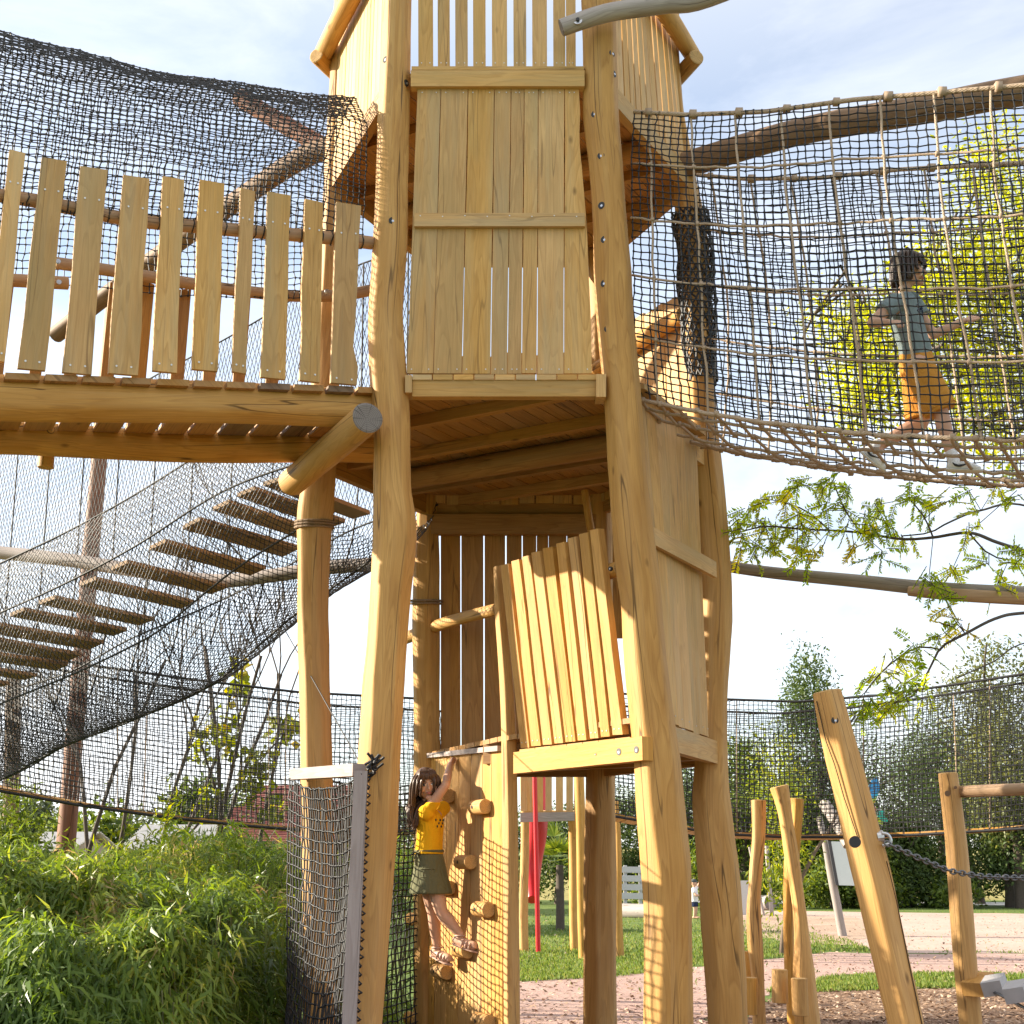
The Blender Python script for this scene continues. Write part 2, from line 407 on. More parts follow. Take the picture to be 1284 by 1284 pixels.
def deck(mb, poly, z, th, direction, w, gap, mat=0, far=False):
    """planks of width w laid over a convex 2D polygon, top at z"""
    d = unit(direction); nrm = np.array([-d[1], d[0]])
    lo = min(np.dot(nrm, p) for p in poly); hi = max(np.dot(nrm, p) for p in poly); x = lo
    while x < hi:
        ww = w*random.uniform(0.85, 1.12)
        q = clip_poly(clip_poly(poly, nrm, x+ww), -nrm, -x-gap); x += ww
        if len(q) >= 3: mb.plank([V3(p[0], p[1], z+random.uniform(-.001, .001)) for p in q], UP, th, mat)
    return mb
# ------------------------------------------------------------------ camera, sun, sky
cam = bpy.data.cameras.new('camera'); cam.sensor_width = 36.0; cam.lens = 36.0*FPX/1284.0
cam.clip_start = 0.05; cam.clip_end = 4000
co = bpy.data.objects.new('camera', cam); COL.objects.link(co)
co.location = CAM; co.rotation_euler = (PI/2+TILT, 0, 0); SCN.camera = co
SUN_EL, SUN_BACK = math.radians(20.5), math.radians(11.5)
sd = V3(-math.cos(SUN_EL)*math.cos(SUN_BACK), math.cos(SUN_EL)*math.sin(SUN_BACK), math.sin(SUN_EL))   # towards the sun
sl = bpy.data.lights.new('sun', 'SUN'); sl.energy = 5.0; sl.angle = math.radians(0.5); sl.color = (1.0, 0.885, 0.70)
so = bpy.data.objects.new('sun', sl); COL.objects.link(so)
so.rotation_euler = Vector(sd).to_track_quat('Z', 'Y').to_euler()
W = bpy.data.worlds.new('World'); SCN.world = W; W.use_nodes = True
nt = W.node_tree; nt.nodes.clear(); wout = nt.nodes.new('ShaderNodeOutputWorld')
sky = nt.nodes.new('ShaderNodeTexSky'); sky.sky_type = 'NISHITA'; sky.sun_disc = False
sky.sun_elevation = SUN_EL; sky.sun_rotation = math.atan2(sd[0], sd[1]); sky.altitude = 200
sky.air_density = 1.0; sky.dust_density = 0.8; sky.ozone_density = 1.5
tc = nd(nt, 'TexCoord')
mp = nd(nt, 'Mapping', {'Vector': tc.outputs['Generated'], 'Scale': (1.6, 1.6, 5.0)})
n1 = nd(nt, 'TexNoise', {'Vector': mp.outputs[0], 'Scale': 1.7, 'Detail': 7.0, 'Roughness': 0.6, 'Distortion': 0.4})
cl = ramp(nt, n1.outputs[0], [(0.34, 0.36), (0.60, 0.95)])
sx = nd(nt, 'SeparateXYZ', {0: tc.outputs['Generated']})
lowz = nd(nt, 'MapRange', {'Value': sx.outputs[2], 'From Min': 0.0, 'From Max': 0.5, 'To Min': 1.0, 'To Max': 0.55})
hi = nd(nt, 'MapRange', {'Value': sx.outputs[2], 'From Min': 0.42, 'From Max': 0.75, 'To Min': 0.0, 'To Max': 0.8})  # bright warm cloud added overhead, out of view, to warm the shade
fac = mth(nt, 'MAXIMUM', mth(nt, 'MULTIPLY', cl, lowz.outputs[0]), hi.outputs[0])
ccol = mixc(nt, hi.outputs[0], (5.3, 5.45, 5.75), (6.8, 6.3, 5.6))
col = mixc(nt, fac, sky.outputs[0], ccol)
bg = nd(nt, 'Background', {'Color': col, 'Strength': 0.10})
nt.links.new(bg.outputs[0], wout.inputs[0])
SCN.view_settings.view_transform = 'Standard'; SCN.view_settings.look = 'None'
SCN.view_settings.exposure = 1.5; SCN.view_settings.gamma = 1.0
SCN.cycles.max_bounces = 8; SCN.cycles.transparent_max_bounces = 8

# ------------------------------------------------------------------ the tower
HX = V3(0, 9.3)
tower = thing('play_tower', 'tall six-post timber climbing tower with board panels and three decks', 'play tower', (0, 9.3, 0))
def log_from_px(tab, Y, ztop=None, zbot=0.0, dy=12):
    """outline measured as (row, left, right) turned into a standing log at distance Y"""
    ys = np.arange(tab[0][0], tab[-1][0]+1, dy); pts = []; rad = []
    for y in ys:
        l = np.interp(y, [t[0] for t in tab], [t[1] for t in tab]); r = np.interp(y, [t[0] for t in tab], [t[2] for t in tab])
        p = P((l+r)/2, y, Y); pts.append(p); rad.append(pr(r-l, p))
    # smooth
    for _ in range(2):
        pts = [pts[0]]+[(pts[i-1]+2*pts[i]+pts[i+1])/4 for i in range(1, len(pts)-1)]+[pts[-1]]
        rad = [rad[0]]+[(rad[i-1]+2*rad[i]+rad[i+1])/4 for i in range(1, len(rad)-1)]+[rad[-1]]
    if zbot is not None and pts[-1][2] > zbot+0.02:
        d = pts[-1]-pts[-10]; d = d/d[2]*(zbot-pts[-1][2]); pts.append(pts[-1]+d); rad.append(rad[-1]*1.04)
    if ztop is not None and pts[0][2] < ztop:
        d = pts[0]-pts[6]; d = d/d[2]*(ztop-pts[0][2]); pts.insert(0, pts[0]+d); rad.insert(0, rad[0])
    return pts, rad
TA = [(0, 480, 516), (60, 478, 515), (120, 475, 514), (180, 473, 513), (240, 470, 511), (290, 468, 511), (330, 466, 509), (400, 461.5, 504), (470, 463, 509.5), (510, 467, 513.5), (560, 470, 514), (620, 469, 514), (640, 469, 520), (660, 469, 522), (690, 468, 521), (720, 466, 517), (760, 464, 513), (800, 462, 510.5), (860, 455.6, 506), (910, 452.5, 503.5), (960, 449, 500.5), (1060, 444, 496), (1160, 439, 488), (1284, 430, 479)]
TB = [(0, 729, 772), (40, 730.5, 773), (100, 732, 774), (150, 731.6, 776), (200, 738, 781), (250, 741.4, 784), (300, 743.6, 788), (350, 745, 792.6), (400, 748.5, 794), (450, 753, 799), (500, 757, 804), (550, 760.5, 807.6), (600, 763, 811), (650, 766.5, 816.6), (700, 770, 823), (750, 779, 829.6), (800, 782, 833), (850, 785, 839), (900, 791, 844.6), (955, 796, 853), (1000, 798, 856.5), (1060, 801.5, 863.7), (1090, 804, 867), (1140, 806.6, 868), (1284, 807, 869)]
TC = [(0, 830, 852), (60, 832, 850.5), (100, 835, 854), (140, 838, 857), (200, 845, 869), (230, 846, 873), (260, 846, 881), (300, 851, 887), (350, 855.5, 890), (400, 858, 892.6), (450, 862, 895), (500, 863, 896), (560, 863, 902), (640, 871, 910.6), (700, 877.5, 915), (740, 880.7, 918), (780, 876, 918), (800, 875, 917), (850, 876, 913), (900, 877, 911), (965, 871, 913), (1000, 868, 914.6), (1060, 871, 922.6), (1110, 875, 929), (1160, 878, 932), (1240, 886, 936), (1284, 888, 937)]
TD = [(0, 420, 446), (100, 414, 440), (200, 408, 438), (300, 402, 434), (400, 396, 430), (500, 388, 425), (600, 378, 421), (640, 372, 418.5), (660, 371, 416.6), (700, 373, 414), (760, 373, 411.6), (800, 373.6, 412.5), (860, 375.5, 413), (950, 377.5, 416), (1100, 380, 419), (1284, 381, 420)]
TE = [(300, 738, 766), (560, 738, 768), (800, 736, 770), (975, 734, 771), (1100, 732, 772.6), (1284, 731.6, 774)]
TF = [(300, 527, 552), (560, 525, 550), (640, 523, 549), (700, 519, 552), (780, 517, 551), (900, 519, 551), (1284, 520, 556)]
TG = [(711, 619, 630), (760, 620, 635), (800, 623, 638), (860, 627, 645), (920, 629, 648.5), (1000, 630, 650), (1284, 631.5, 653)]
POSTS = {}
for key, tab, Y, zt, seed in (('A', TA, 8.0, 7.9, 1), ('B', TB, 8.0, 7.9, 2), ('C', TC, 9.3, 8.0, 3), ('D', TD, 9.3, 8.0, 4), ('E', TE, 10.6, 8.0, 5), ('F', TF, 10.6, 8.0, 6), ('G', TG, 9.2, None, 7)):
    pts, rad = log_from_px(tab, Y, zt)
    POSTS[key] = (pts, rad)
    MB().tube(pts[::-1], rad[::-1], n=48, cap=1, seed=seed*11, rough=0.016, facet=6 if key != 'G' else 5, fph=math.radians(-64+seed % 3*4)).build('post', [WOOD, ENDW], tower)
def corner(k, z):
    pts, rad = POSTS[k]; zs = np.array([p[2] for p in pts]); o = np.argsort(zs)
    return V3(*[np.interp(z, zs[o], np.array(pts)[o][:, i]) for i in range(3)])
def crad(k, z):
    pts, rad = POSTS[k]; zs = np.array([p[2] for p in pts]); o = np.argsort(zs); return float(np.interp(z, zs[o], np.array(rad)[o]))
ORDER = 'ABCEFD'
def outward(a, b, z):
    pa, pb = corner(a, z), corner(b, z); d = unit((pb-pa)*V3(1, 1, 0)); n = V3(d[1], -d[0], 0)
    if np.dot(n[:2], (pa+pb)[:2]/2-HX) < 0: n = -n
    return pa, pb, d, n
# bolts in the posts: a black disc paints the shaded recess round each nut
def bolt(mb, p, n, r=0.024):
    mb.disc(p-n*0.012, n, r, 0.0145, 16, 0); mb.disc(p-n*0.006+V3(.1*r, 0, -.15*r), n, r*0.36, 0.012, 6, 1)
def bolt_px(mb, px, py, Y, R, r=0.020):
    p = P(px, py, Y); v = unit(CAM-p)
    mb_n = unit(V3(v[0], v[1], 0)); return p, mb_n
bm = MB()
def post_bolts(key, px_list):
    for px, py in px_list:
        mb = MB()
        c0 = P(px, py, {'A': 8, 'B': 8, 'C': 9.3}[key]); z = c0[2]
        c = corner(key, z); R = crad(key, z)
        x = c0[0]-c[0]; x = max(-0.93*R, min(0.93*R, x*(1-R/8)))
        n = V3(x/R, -math.sqrt(max(0.02, 1-(x/R)**2)), 0)
        bolt(mb, c+n*R*.97, n)
        mb.build('bolt', [BLACK, STEEL], tower)
post_bolts('B', [(767, 76), (769.5, 100), (744, 153), (752, 205), (752.5, 266), (756, 309), (755.5, 363), (760, 419)])
post_bolts('A', [(484, 83), (494, 286), (511, 110)])
# decks
Z0, Z1, Z2 = 2.44, 4.52, 6.70
def hexpoly(z, keys=ORDER): return [corner(k, z)[:2] for k in keys]
JD = V3(0.866, -0.5)
def platform(z, poly, joists, edges, name='platform', planks_dir=(0.5, 0.866), deckmat=BOARD_SHADE):
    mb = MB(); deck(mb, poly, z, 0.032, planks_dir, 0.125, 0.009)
    pf = mb.build(name, [deckmat], tower)
    c = sum(poly)/len(poly); nj = V3(-JD[1], JD[0])
    for off, w, h, round_ in joists:
        # clip the joist axis to the platform
        t0, t1 = -9, 9; p = HX+nj*off
        for i in range(len(poly)):
            a, b = poly[i], poly[(i+1) % len(poly)]; e = b-a; n = V3(e[1], -e[0])
            if np.dot(n, c-a) > 0: n = -n
            dn = np.dot(n, JD); cc = np.dot(n, a-p)
            if abs(dn) < 1e-9: continue
            if dn > 0: t1 = min(t1, cc/dn)
            else: t0 = max(t0, cc/dn)
        if t1-t0 < .2: continue
        a, b = p+JD*(t0+.03), p+JD*(t1-.03)
        if round_: MB().tube([V3(*a, z-.036-h/2), V3(*((a+b)/2), z-.04-h/2), V3(*b, z-.036-h/2)], [h/2*.95, h/2, h/2*.93], n=18, cap=1, seed=int(off*77)).build('joist', [BOARD_SHADE, ENDW], pf)
        else: MB().bar(V3(*a, z-.034-h/2), V3(*b, z-.034-h/2), w, h).build('joist', [BOARD_SHADE], pf)
    for a, b, inset in edges:
        pa, pb, d, n = outward(a, b, z-.1)
        MB().bar(pa+n*inset+d*.06+V3(0, 0, z-.034-.075-pa[2]), pb+n*inset-d*.06+V3(0, 0, z-.034-.075-pb[2]), 0.06, 0.15).build('edge_beam', [BOARD if (a, b) in (('A', 'B'), ('B', 'C')) else BOARD_SHADE], pf)
    return pf
H = [(-0.95, .06, .075, 0), (-0.36, .06, .075, 0), (.02, .16, .16, 1), (0.42, .06, .075, 0), (0.9, .06, .075, 0)]
p1 = platform(Z1, hexpoly(Z1), H, [('B', 'C', 0), ('C', 'E', 0), ('E', 'F', 0), ('F', 'D', 0), ('D', 'A', 0)])
p2 = platform(Z2, hexpoly(Z2), H, [('B', 'C', 0.02), ('C', 'E', 0), ('E', 'F', 0), ('F', 'D', 0), ('D', 'A', 0.02)])
gp = corner('G', Z0)[:2]
low = [corner('B', Z0)[:2]+V3(-.09, -.02), corner('C', Z0)[:2], corner('E', Z0)[:2], corner('F', Z0)[:2], gp+V3(-.05, .0)]
p0 = platform(Z0, low, [(0.1, .07, .13, 0), (0.5, .07, .13, 0), (0.9, .07, .13, 0)], [('B', 'C', 0.03), ('C', 'E', 0), ('E', 'F', 0)])
NF = V3(0, -1, 0)
# front beams: measured on the front face
def rect_px(mb, x0, y0, x1, y1, Y, th, mat=0, xt0=None, xt1=None):
    mb.plank([P(x0, y1, Y), P(x1, y1, Y), P(xt1 if xt1 is not None else x1, y0, Y), P(xt0 if xt0 is not None else x0, y0, Y)], NF, th, mat)
def nails_px(mb, pts, Y, r=0.0045, mat=1, n=NF):
    for x, y in pts: mb.disc(P(x, y, Y), n, r, 0.0025, 6, mat)
mb = MB(); rect_px(mb, 517, 476.5, 747, 497, 7.94, .07); b1 = mb.build('edge_beam', [BOARD], p1)
mb = MB()
for i in range(9): rect_px(mb, 516+i*26+1, 469.5, 516+(i+1)*26-.6, 476, 7.93, .12)
mb.build('deck_edge', [BOARD], p1)
for q in ((747.6, 469, 760, 497.5, 7.90), (508, 470, 516.4, 492, 7.92)): mb = MB(); rect_px(mb, *q, .14); mb.build('beam_block', [BOARD], p1)
mb = MB(); rect_px(mb, 515, 88, 733, 108, 7.92, .07); mb.build('edge_beam', [BOARD], p2)
mb = MB(); rect_px(mb, 516, 83, 732, 87.5, 7.94, .14); mb.build('deck_edge', [BOARD], p2)
# front panel
top = [523.4, 553, 587, 620, 641, 657.4, 675, 708, 726]; bot = [510, 543.5, 579, 615, 636, 654, 673, 707, 742.5]
mb = MB(); nl = []
for i in range(8):
    yt = 109+random.uniform(-1.5, 1.5); yb = 468.5+random.uniform(-.8, .8); g = .55+random.random()*.45
    gl = .9 if i in (2, 6) else g*.6
    L = [P(bot[i]+gl, yb, 7.955), P(bot[i+1]-g*.6, yb, 7.955)]
    if i == 7:
        R = [P(x, y, 7.955) for y, x in ((430, 741.5), (390, 740.5), (350, 738.5), (310, 737), (280, 735.5), (250, 733), (215, 730), (185, 727), (165, 726.5), (140, 727.5))]
    else: R = [P(lerp(bot[i+1], top[i+1], t)-g*.6+random.uniform(-.35, .35), lerp(yb, yt, t), 7.955) for t in (.25, .5, .75)]
    T = [P(top[i+1]-g*.6, yt, 7.955), P(top[i]+g*.5, yt, 7.955)]
    Lf = [P(lerp(bot[i], top[i], t)+gl+random.uniform(-.35, .35), lerp(yb, yt, t), 7.955) for t in (.75, .5, .25)]
    mb.plank(L+R+T+Lf, NF, .026)
    for yy, a in ((463, bot), (116, top)): nl += [(a[i]+6, yy), (a[i+1]-6, yy)]
nails_px(mb, nl, 7.955)
panel = mb.build('front_panel', [BOARD, NAIL], tower)
mb = MB(); rect_px(mb, 519.5, 267, 733.5, 283.5, 7.92, .035, xt1=733); nails_px(mb, [(527+i*28, 270.5+(i % 2)) for i in range(8)], 7.92); mb.build('batten', [BOARD, NAIL], panel)
# slatted sides -------------------------------------------------------------
def slat_side(a, b, z0, z1, wid, gap, off, name='slat_panel', mats=None, jag=0.02, f0=0.0, f1=1.0, thick=.025, zfun=None, endgap=0.0):
    pa, pb, d, n = outward(a, b, z0); ta, tb, _, _ = outward(a, b, z1)
    L = np.linalg.norm((pb-pa)[:2]); x = crad(a, z0)*.7+f0*L; e = L*f1-crad(b, z0)*.7-endgap; mb = MB()
    while x < e-.03:
        w = min(wid*random.uniform(.75, 1.2), e-x)
        q = lambda t, base, topz: V3(*(lerp(base[0], base[1], t))[:2], topz)+n*off
        t0, t1 = x/L, (x+w)/L; zt = z1+random.uniform(-jag, jag)+(zfun(t0) if zfun else 0); zb = z0+random.uniform(-.008, .008)
        mb.plank([q(t0, (pa, pb), zb), q(t1, (pa, pb), zb), q(t1, (ta, tb), zt+random.uniform(-.006, .006)), q(t0, (ta, tb), zt)], n, thick)
        mb.disc(q((t0+t1)/2, (pa, pb), zb+.05)+n*.001, n, .004, .003, 6, 1)
        x += w+gap*random.uniform(.4, 1.6)
    return mb.build(name, mats or [BOARD, NAIL], tower)
def side_rail(a, b, z, off, r, ext=(0.1, 0.1), mat=None, seed=0, name='rail'):
    pa, pb, d, n = outward(a, b, z)
    MB().tube([pa+n*off-d*ext[0], (pa+pb)/2+n*off+V3(0, 0, .015), pb+n*off+d*ext[1]], [r, r*1.08, r*.95], n=14, cap=1, seed=seed).build(name, [mat or WOOD, ENDW], tower)
slat_side('D', 'A', Z2-.12, 7.85, .088, .012, .05)
slat_side('B', 'C', Z2-.10, 7.9, .10, .014, .03)
slat_side('F', 'D', Z2, 7.85, .1, .03, .0)
slat_side('C', 'E', Z2, 7.85, .1, .03, .0)
slat_side('E', 'F', Z2, 7.4, .09, .09, .0)
side_rail('D', 'A', 7.68, .14, .068, (0.12, 0.0), seed=3)
side_rail('B', 'C', 7.72, .13, .066, (0.0, 0.16), seed=4)
side_rail('F', 'D', 7.62, .12, .062, (0.0, 0.17), seed=5)
side_rail('C', 'E', 7.6, .12, .06, (0.17, 0.0), seed=6)
side_rail('E', 'F', 7.15, -.1, .05, (0, 0), seed=8)
mb = MB()
for l, r in ((524.6, 543), (549, 564), (571, 586.5), (593.4, 609), (617, 636), (644, 660), (667.6, 686), (694, 709), (710, 722)):
    mb.plank([P(l, 83, 7.97), P(r, 83, 7.97), P(r-.5, -70, 7.97), P(l-.5, -70, 7.97)], NF, .024)
    nails_px(mb, [(l+4, 79), (r-4, 79)], 7.97)
mb.build('slat_panel', [BOARD, NAIL], tower)
# wall boards between the lower and middle decks
zf = lambda t: 0.0
bc = slat_side('B', 'C', Z0-.02, Z1-.02, .17, .002, .045, name='side_panel', jag=.004, endgap=.20)
pa, pb, d, n = outward('B', 'C', Z1-.02)
MB().bar(pa+n*.06+d*.12+V3(0, 0, .02), pb+n*.06-d*.25+V3(0, 0, .02), .09, .035).build('cap_board', [BOARD], bc)
pa, pb, d, n = outward('B', 'C', 3.55)
MB().bar(pa+n*.075+d*.06, pb+n*.075-d*.24, .03, .11).build('batten', [BOARD], bc)
# back wall, with daylight between the boards
gx = [552.5, 578, 607, 634.5, 655, 673, 688, 711, 727]
mb = MB()
for i in range(len(gx)-1):
    g = (.5, 1.2, 1.4, 1.5, 1.0, .5, .35, .7, .6)
    l, r = gx[i]+g[i]*.55, gx[i+1]-g[i+1]*.55
    mb.plank([P(l, 948, 10.62), P(r, 948, 10.62), P(r-.3, 626, 10.62), P(l-.2, 626, 10.62)], NF, .028)
bw = mb.build('back_panel', [BOARD_SHADE], tower)
pa, pb, d, n = outward('E', 'F', Z1-.28)
MB().bar(pa-n*.05+V3(0, 0, 0), pb-n*.05, .08, .16).build('cross_beam', [BOARD_SHADE], bw)
mb = MB(); mb.plank([P(769, 800, 10.45), P(786, 800, 10.45), P(785, 612, 10.45), P(768, 612, 10.45)], NF, .03); mb.build('side_board', [BOARD_SHADE], tower)
MB().tube([P(748, 700, 9.9), P(740, 660, 9.9), P(733, 615, 9.9)], [.028, .03, .028], n=12, seed=2).build('thin_pole', [WOOD], tower)
# middle-deck railing on the far right side, lit from inside
slat_side('C', 'E', Z1-.1, 5.72, .15, .012, -.02, name='slat_panel', zfun=lambda t: .12*t)
side_rail('C', 'E', 5.52, -.1, .06, (-.05, 0), seed=11)
slat_side('E', 'F', Z1-.1, 5.7, .13, .012, -.02)
# ------------------------------------------------------------------ climbing wall from the centre post to the back left post
gF, gG = corner('F', 1.6), corner('G', 1.6)
wd = unit((gG-gF)*V3(1, 1, 0)); wn = V3(wd[1], -wd[0], 0)
if wn[1] > 0: wn = -wn
w0 = gG+wn*.02
wall_pt = lambda px, py: PP(px, py, w0, wn)
lx = [518, 529.5, 544, 558.5, 574, 589, 604, 616, 630]
mb = MB()
for i in range(8):
    tl, tr = lx[i]+3*(1-i/8), lx[i+1]+3*(1-(i+1)/8)
    yt = lambda x: 951.5-(x-522)*11.5/108
    a, b = wall_pt(tl+.25, yt(tl)), wall_pt(tr-.25, yt(tr)); z0 = 0.05
    q, r = wall_pt(lx[i]+.25, 1284), wall_pt(lx[i+1]-.25, 1284)
    dn = lambda t, s: s+(s-t)*((s[2]-z0)/(t[2]-s[2]))
    mb.plank([dn(a, q), dn(b, r), b, a], wn, .03)
cw = mb.build('climbing_wall', [WOOD], tower)
a, b = wall_pt(521, 949.5), wall_pt(629, 938.5)
MB().bar(a+V3(0, 0, .0), b, .065, .035).build('top_plank', [PALEW], cw)
hold0 = None
def hold(px, py, ang=0.0, r=.049, L=.21):
    c = wall_pt(px, py); ax = unit(wd*math.cos(ang)+UP*math.sin(ang)*-.25)
    p = c+wn*(r*.8)
    mb = MB(); mb.tube([p-ax*L/2, p+ax*L/2], r, n=18, mat=0, cap=1, seed=int(px+py), step=.03, rough=.02)
    bp = p-ax*L*.12+wn*r; mb.disc(bp-wn*.002, wn, .012, .004, 12, 2)
    return mb.build('climbing_hold', [RAILW if False else WOOD, ENDW, BLACK], cw)
for h in ((608, 1012), (590, 1081), (564, 1113), (612, 1140), (586, 1191), (560, 1218), (527, 1153), (525, 1278), (613, 1280), (563, 999), (545, 1236)):
    if h != (545, 1236): hold(*h)
# rail from the centre post to the back-left post
a, b = PP(508, 800, gG, wn), PP(624, 764, gG, wn)
MB().tube([a, (a+b)/2+V3(0, 0, .02), b], [.05, .046, .043], n=14, cap=1, seed=31).build('rail', [WOOD, ENDW], tower)
# ------------------------------------------------------------------ leaning slatted balustrade between centre post and front right post
gB = corner('B', Z0); dB = unit((gB-corner('G', Z0))*V3(1, 1, 0)); bn = V3(dB[1], -dB[0], 0)
if bn[1] > 0: bn = -bn
base = corner('G', Z0)+bn*.02
tops = [(103, 150, 258), (155, 200, 238), (205, 250, 218), (250, 300, 198), (303, 360, 178), (368, 415, 155), (423, 470, 130), (475, 527, 110), (527, 575, 92)]
bots = [(200, 250, 1125), (250, 305, 1116), (305, 358, 1110), (360, 410, 1103), (412, 470, 1096), (470, 520, 1089), (528, 577, 1080), (580, 631, 1072), (635, 694, 1063)]
bal_beam = MB()
o = base+bn*.10
a, b = PP(650, 957, o, bn), PP(812, 938.5, o, bn)
bal_beam.bar(a, b, .08, .135)
blb = bal_beam.build('edge_beam', [WOOD], p0)
for x in (747, 776, 798):
    mb = MB(); bolt(mb, PP(x, 938.5+(812-x)*.115, o+bn*.04, bn), bn, .021 if x != 747 else .006)
    mb.build('bolt', [BLACK, STEEL], blb)
mb = MB(); k = 7
for i in range(k):
    x0, x1 = lerp(651, 790, i/k)+.4, lerp(651, 790, (i+1)/k)-.4
    q = [PP(x0, 946.5-(x0-650)*.115, o+bn*.03, bn), PP(x1, 946.5-(x1-650)*.115, o+bn*.03, bn), PP(x1, 940-(x1-650)*.115, o+bn*.03, bn), PP(x0, 940-(x0-650)*.115, o+bn*.03, bn)]
    mb.plank(q, bn, .1)
mb.build('deck_edge', [WOOD], p0)
for i, (t, b) in enumerate(zip(tops, bots)):
    c = lambda x, y: (x/3.775+600, y/3.775+640)
    ot, ob = base+bn*(.16+.006*(i % 2)), base+bn*(.055+.006*(i % 2))
    q = [PP(*c(b[0], b[2]), ob, bn), PP(*c(b[1], b[2]-3), ob, bn), PP(*c(t[1], t[2]-9), ot, bn), PP(*c(t[0], t[2]+3), ot, bn)]
    nn = np.cross(q[1]-q[0], q[3]-q[0]); nn = unit(nn); nn = nn if np.dot(nn, bn) > 0 else -nn
    q[1] = lerp(q[0], q[1], .80); q[2] = lerp(q[3], q[2], .80)
    m1 = [lerp(q[1], q[2], s)+unit(q[1]-q[0])*random.uniform(-.004, .004) for s in (.35, .7)]
    m0 = [lerp(q[0], q[3], s)+unit(q[1]-q[0])*random.uniform(-.004, .004) for s in (.7, .35)]
    mb = MB(); mb.plank([q[0], q[1]]+m1+[q[2], q[3]]+m0, nn, .05)
    for f in (.25, .75):
        mb.disc(lerp(q[0], q[1], f)+unit(q[3]-q[0])*.035+nn*.0005, nn, .0045, .003, 6, 1)
    mb.build('slat', [WOOD, NAIL], tower)
o2 = base-bn*.02
a = PP(690, 742, o2, bn); b = PP(778, 712, base+bn*.05, bn)
MB().tube([a, b], [.045, .05], n=14, cap=1, seed=77).build('rail', [WOOD, ENDW], tower)
mb = MB(); bolt(mb, P(765, 713, b[1]-.06), unit(V3(-.7, -.7, 0)), .014); mb.build('bolt', [BLACK, STEEL], tower)
# ------------------------------------------------------------------ weathered spar bolted to the front right post, top of the picture
sp = MB(); pts = [P(704, 35, 7.78), P(760, 17, 7.76), P(830, 6, 7.74), P(905, -9, 7.7), V3(2.6, 7.4, 7.55), V3(4.3, 7.0, 7.75)]
sp.tube(pts, [.058, .062, .064, .062, .06, .06], n=16, cap=1, seed=40)
q = P(724.5, 25, 7.715); sp.disc(q+V3(0, .01, 0), (-.1, -1, .05), .030, .008, 14, 2); sp.disc(q, (-.1, -1, .05), .012, .012, 8, 3)
spar = sp.build('log_spar', [GREYW, ENDG, STEEL, BLACK]); tag(spar, 'grey weathered spar bolted across the top of the front right tower post', 'log')
# ------------------------------------------------------------------ cross log on the left
a, b = P(461, 524, 7.66), P(366, 605, 8.98)
cl_ = MB(); d = unit(b-a); cl_.tube([a, (a+b)/2+V3(.01, 0, .01), b], [.094, .098, .095], n=26, cap=1, seed=51, rough=.012)
xl = cl_.build('cross_log', [WOOD, ENDG]); tag(xl, 'short thick cross log with grey sawn end carrying the picket bridge', 'log')
# ------------------------------------------------------------------ picket bridge
AL = math.radians(26)
be = V3(-math.cos(AL), -math.sin(AL), 0); bp_ = V3(-math.sin(AL), math.cos(AL), 0)
Q0 = P(440, 481, 7.86)*V3(1, 1, 0)
bz = lambda s: 4.455-.118*s
br = lambda s, o, dz: Q0+be*s+bp_*o+V3(0, 0, bz(s)+dz)
pbr = thing('picket_bridge', 'timber log bridge with uneven upright pickets leading to the tower', 'bridge', tuple(Q0+be*1.5))
pk = [(12, 32, 188, -14, 6, 452), (52.6, 84, 198, 22, 57, 463), (101, 135, 209, 78, 115, 468), (155, 187.5, 220, 136, 173, 469), (204.5, 231, 221.5, 191.6, 222, 466), (251, 281.5, 226, 241, 273, 464), (302, 320, 236, 291.6, 308.6, 467), (336, 364.5, 241, 327, 358, 474), (383, 405, 250, 376, 401, 478), (422, 453, 254, 415, 447.5, 481)]
def picket(q, n, th=.028):
    mb = MB(); u = unit(q[1]-q[0]); v = unit(q[3]-q[0])
    m1 = [lerp(q[1], q[2], s)+u*random.uniform(-.006, .006) for s in (.25, .5, .75)]; m0 = [lerp(q[0], q[3], s)+u*random.uniform(-.006, .006) for s in (.75, .5, .25)]
    mb.plank([q[0], q[1]]+m1+[q[2], q[3]]+m0, n, th)
    for f in (.25, .75):
        for g in (.045, np.linalg.norm(q[3]-q[0])-.2):
            mb.disc(lerp(q[0], q[1], f)+v*g+n*.0005+(q[3]-q[0]-v*np.dot(q[3]-q[0], v))*0, n, .006, .003, 8, 1)
    return mb.build('picket', [BOARD, NAIL], pbr)
for l, r, yt, lb, rb, yb in pk:
    o = Q0; n = -bp_
    q = [PP(lb, yb-1.5, o, n), PP(rb, yb+1.5, o, n), PP(r, yt+4, o, n), PP(l, yt-1, o, n)]
    if rb > 440:   # the last one is waney-edged
        mb = MB(); mb.plank([q[0], q[1], PP(449, 460, o, n), PP(443, 435, o, n), PP(446, 400, o, n), PP(448.5, 350, o, n), PP(450, 300, o, n), q[2], q[3]], n, .028)
        for x, y in ((422, 474), (441, 476), (428, 292), (446, 293)): mb.disc(PP(x, y, o+n*.001, n), n, .006, .003, 8, 1)
        mb.build('picket', [BOARD, NAIL], pbr)
    else: picket(q, n)
for i in range(7):      # the pickets go on out of frame
    s = 2.42+i*.26; q = [br(s+.09, 0, 0), br(s-.06, 0, 0), br(s-.1, 0, 1.28), br(s+.05, 0, 1.28)]; picket(q, -bp_)
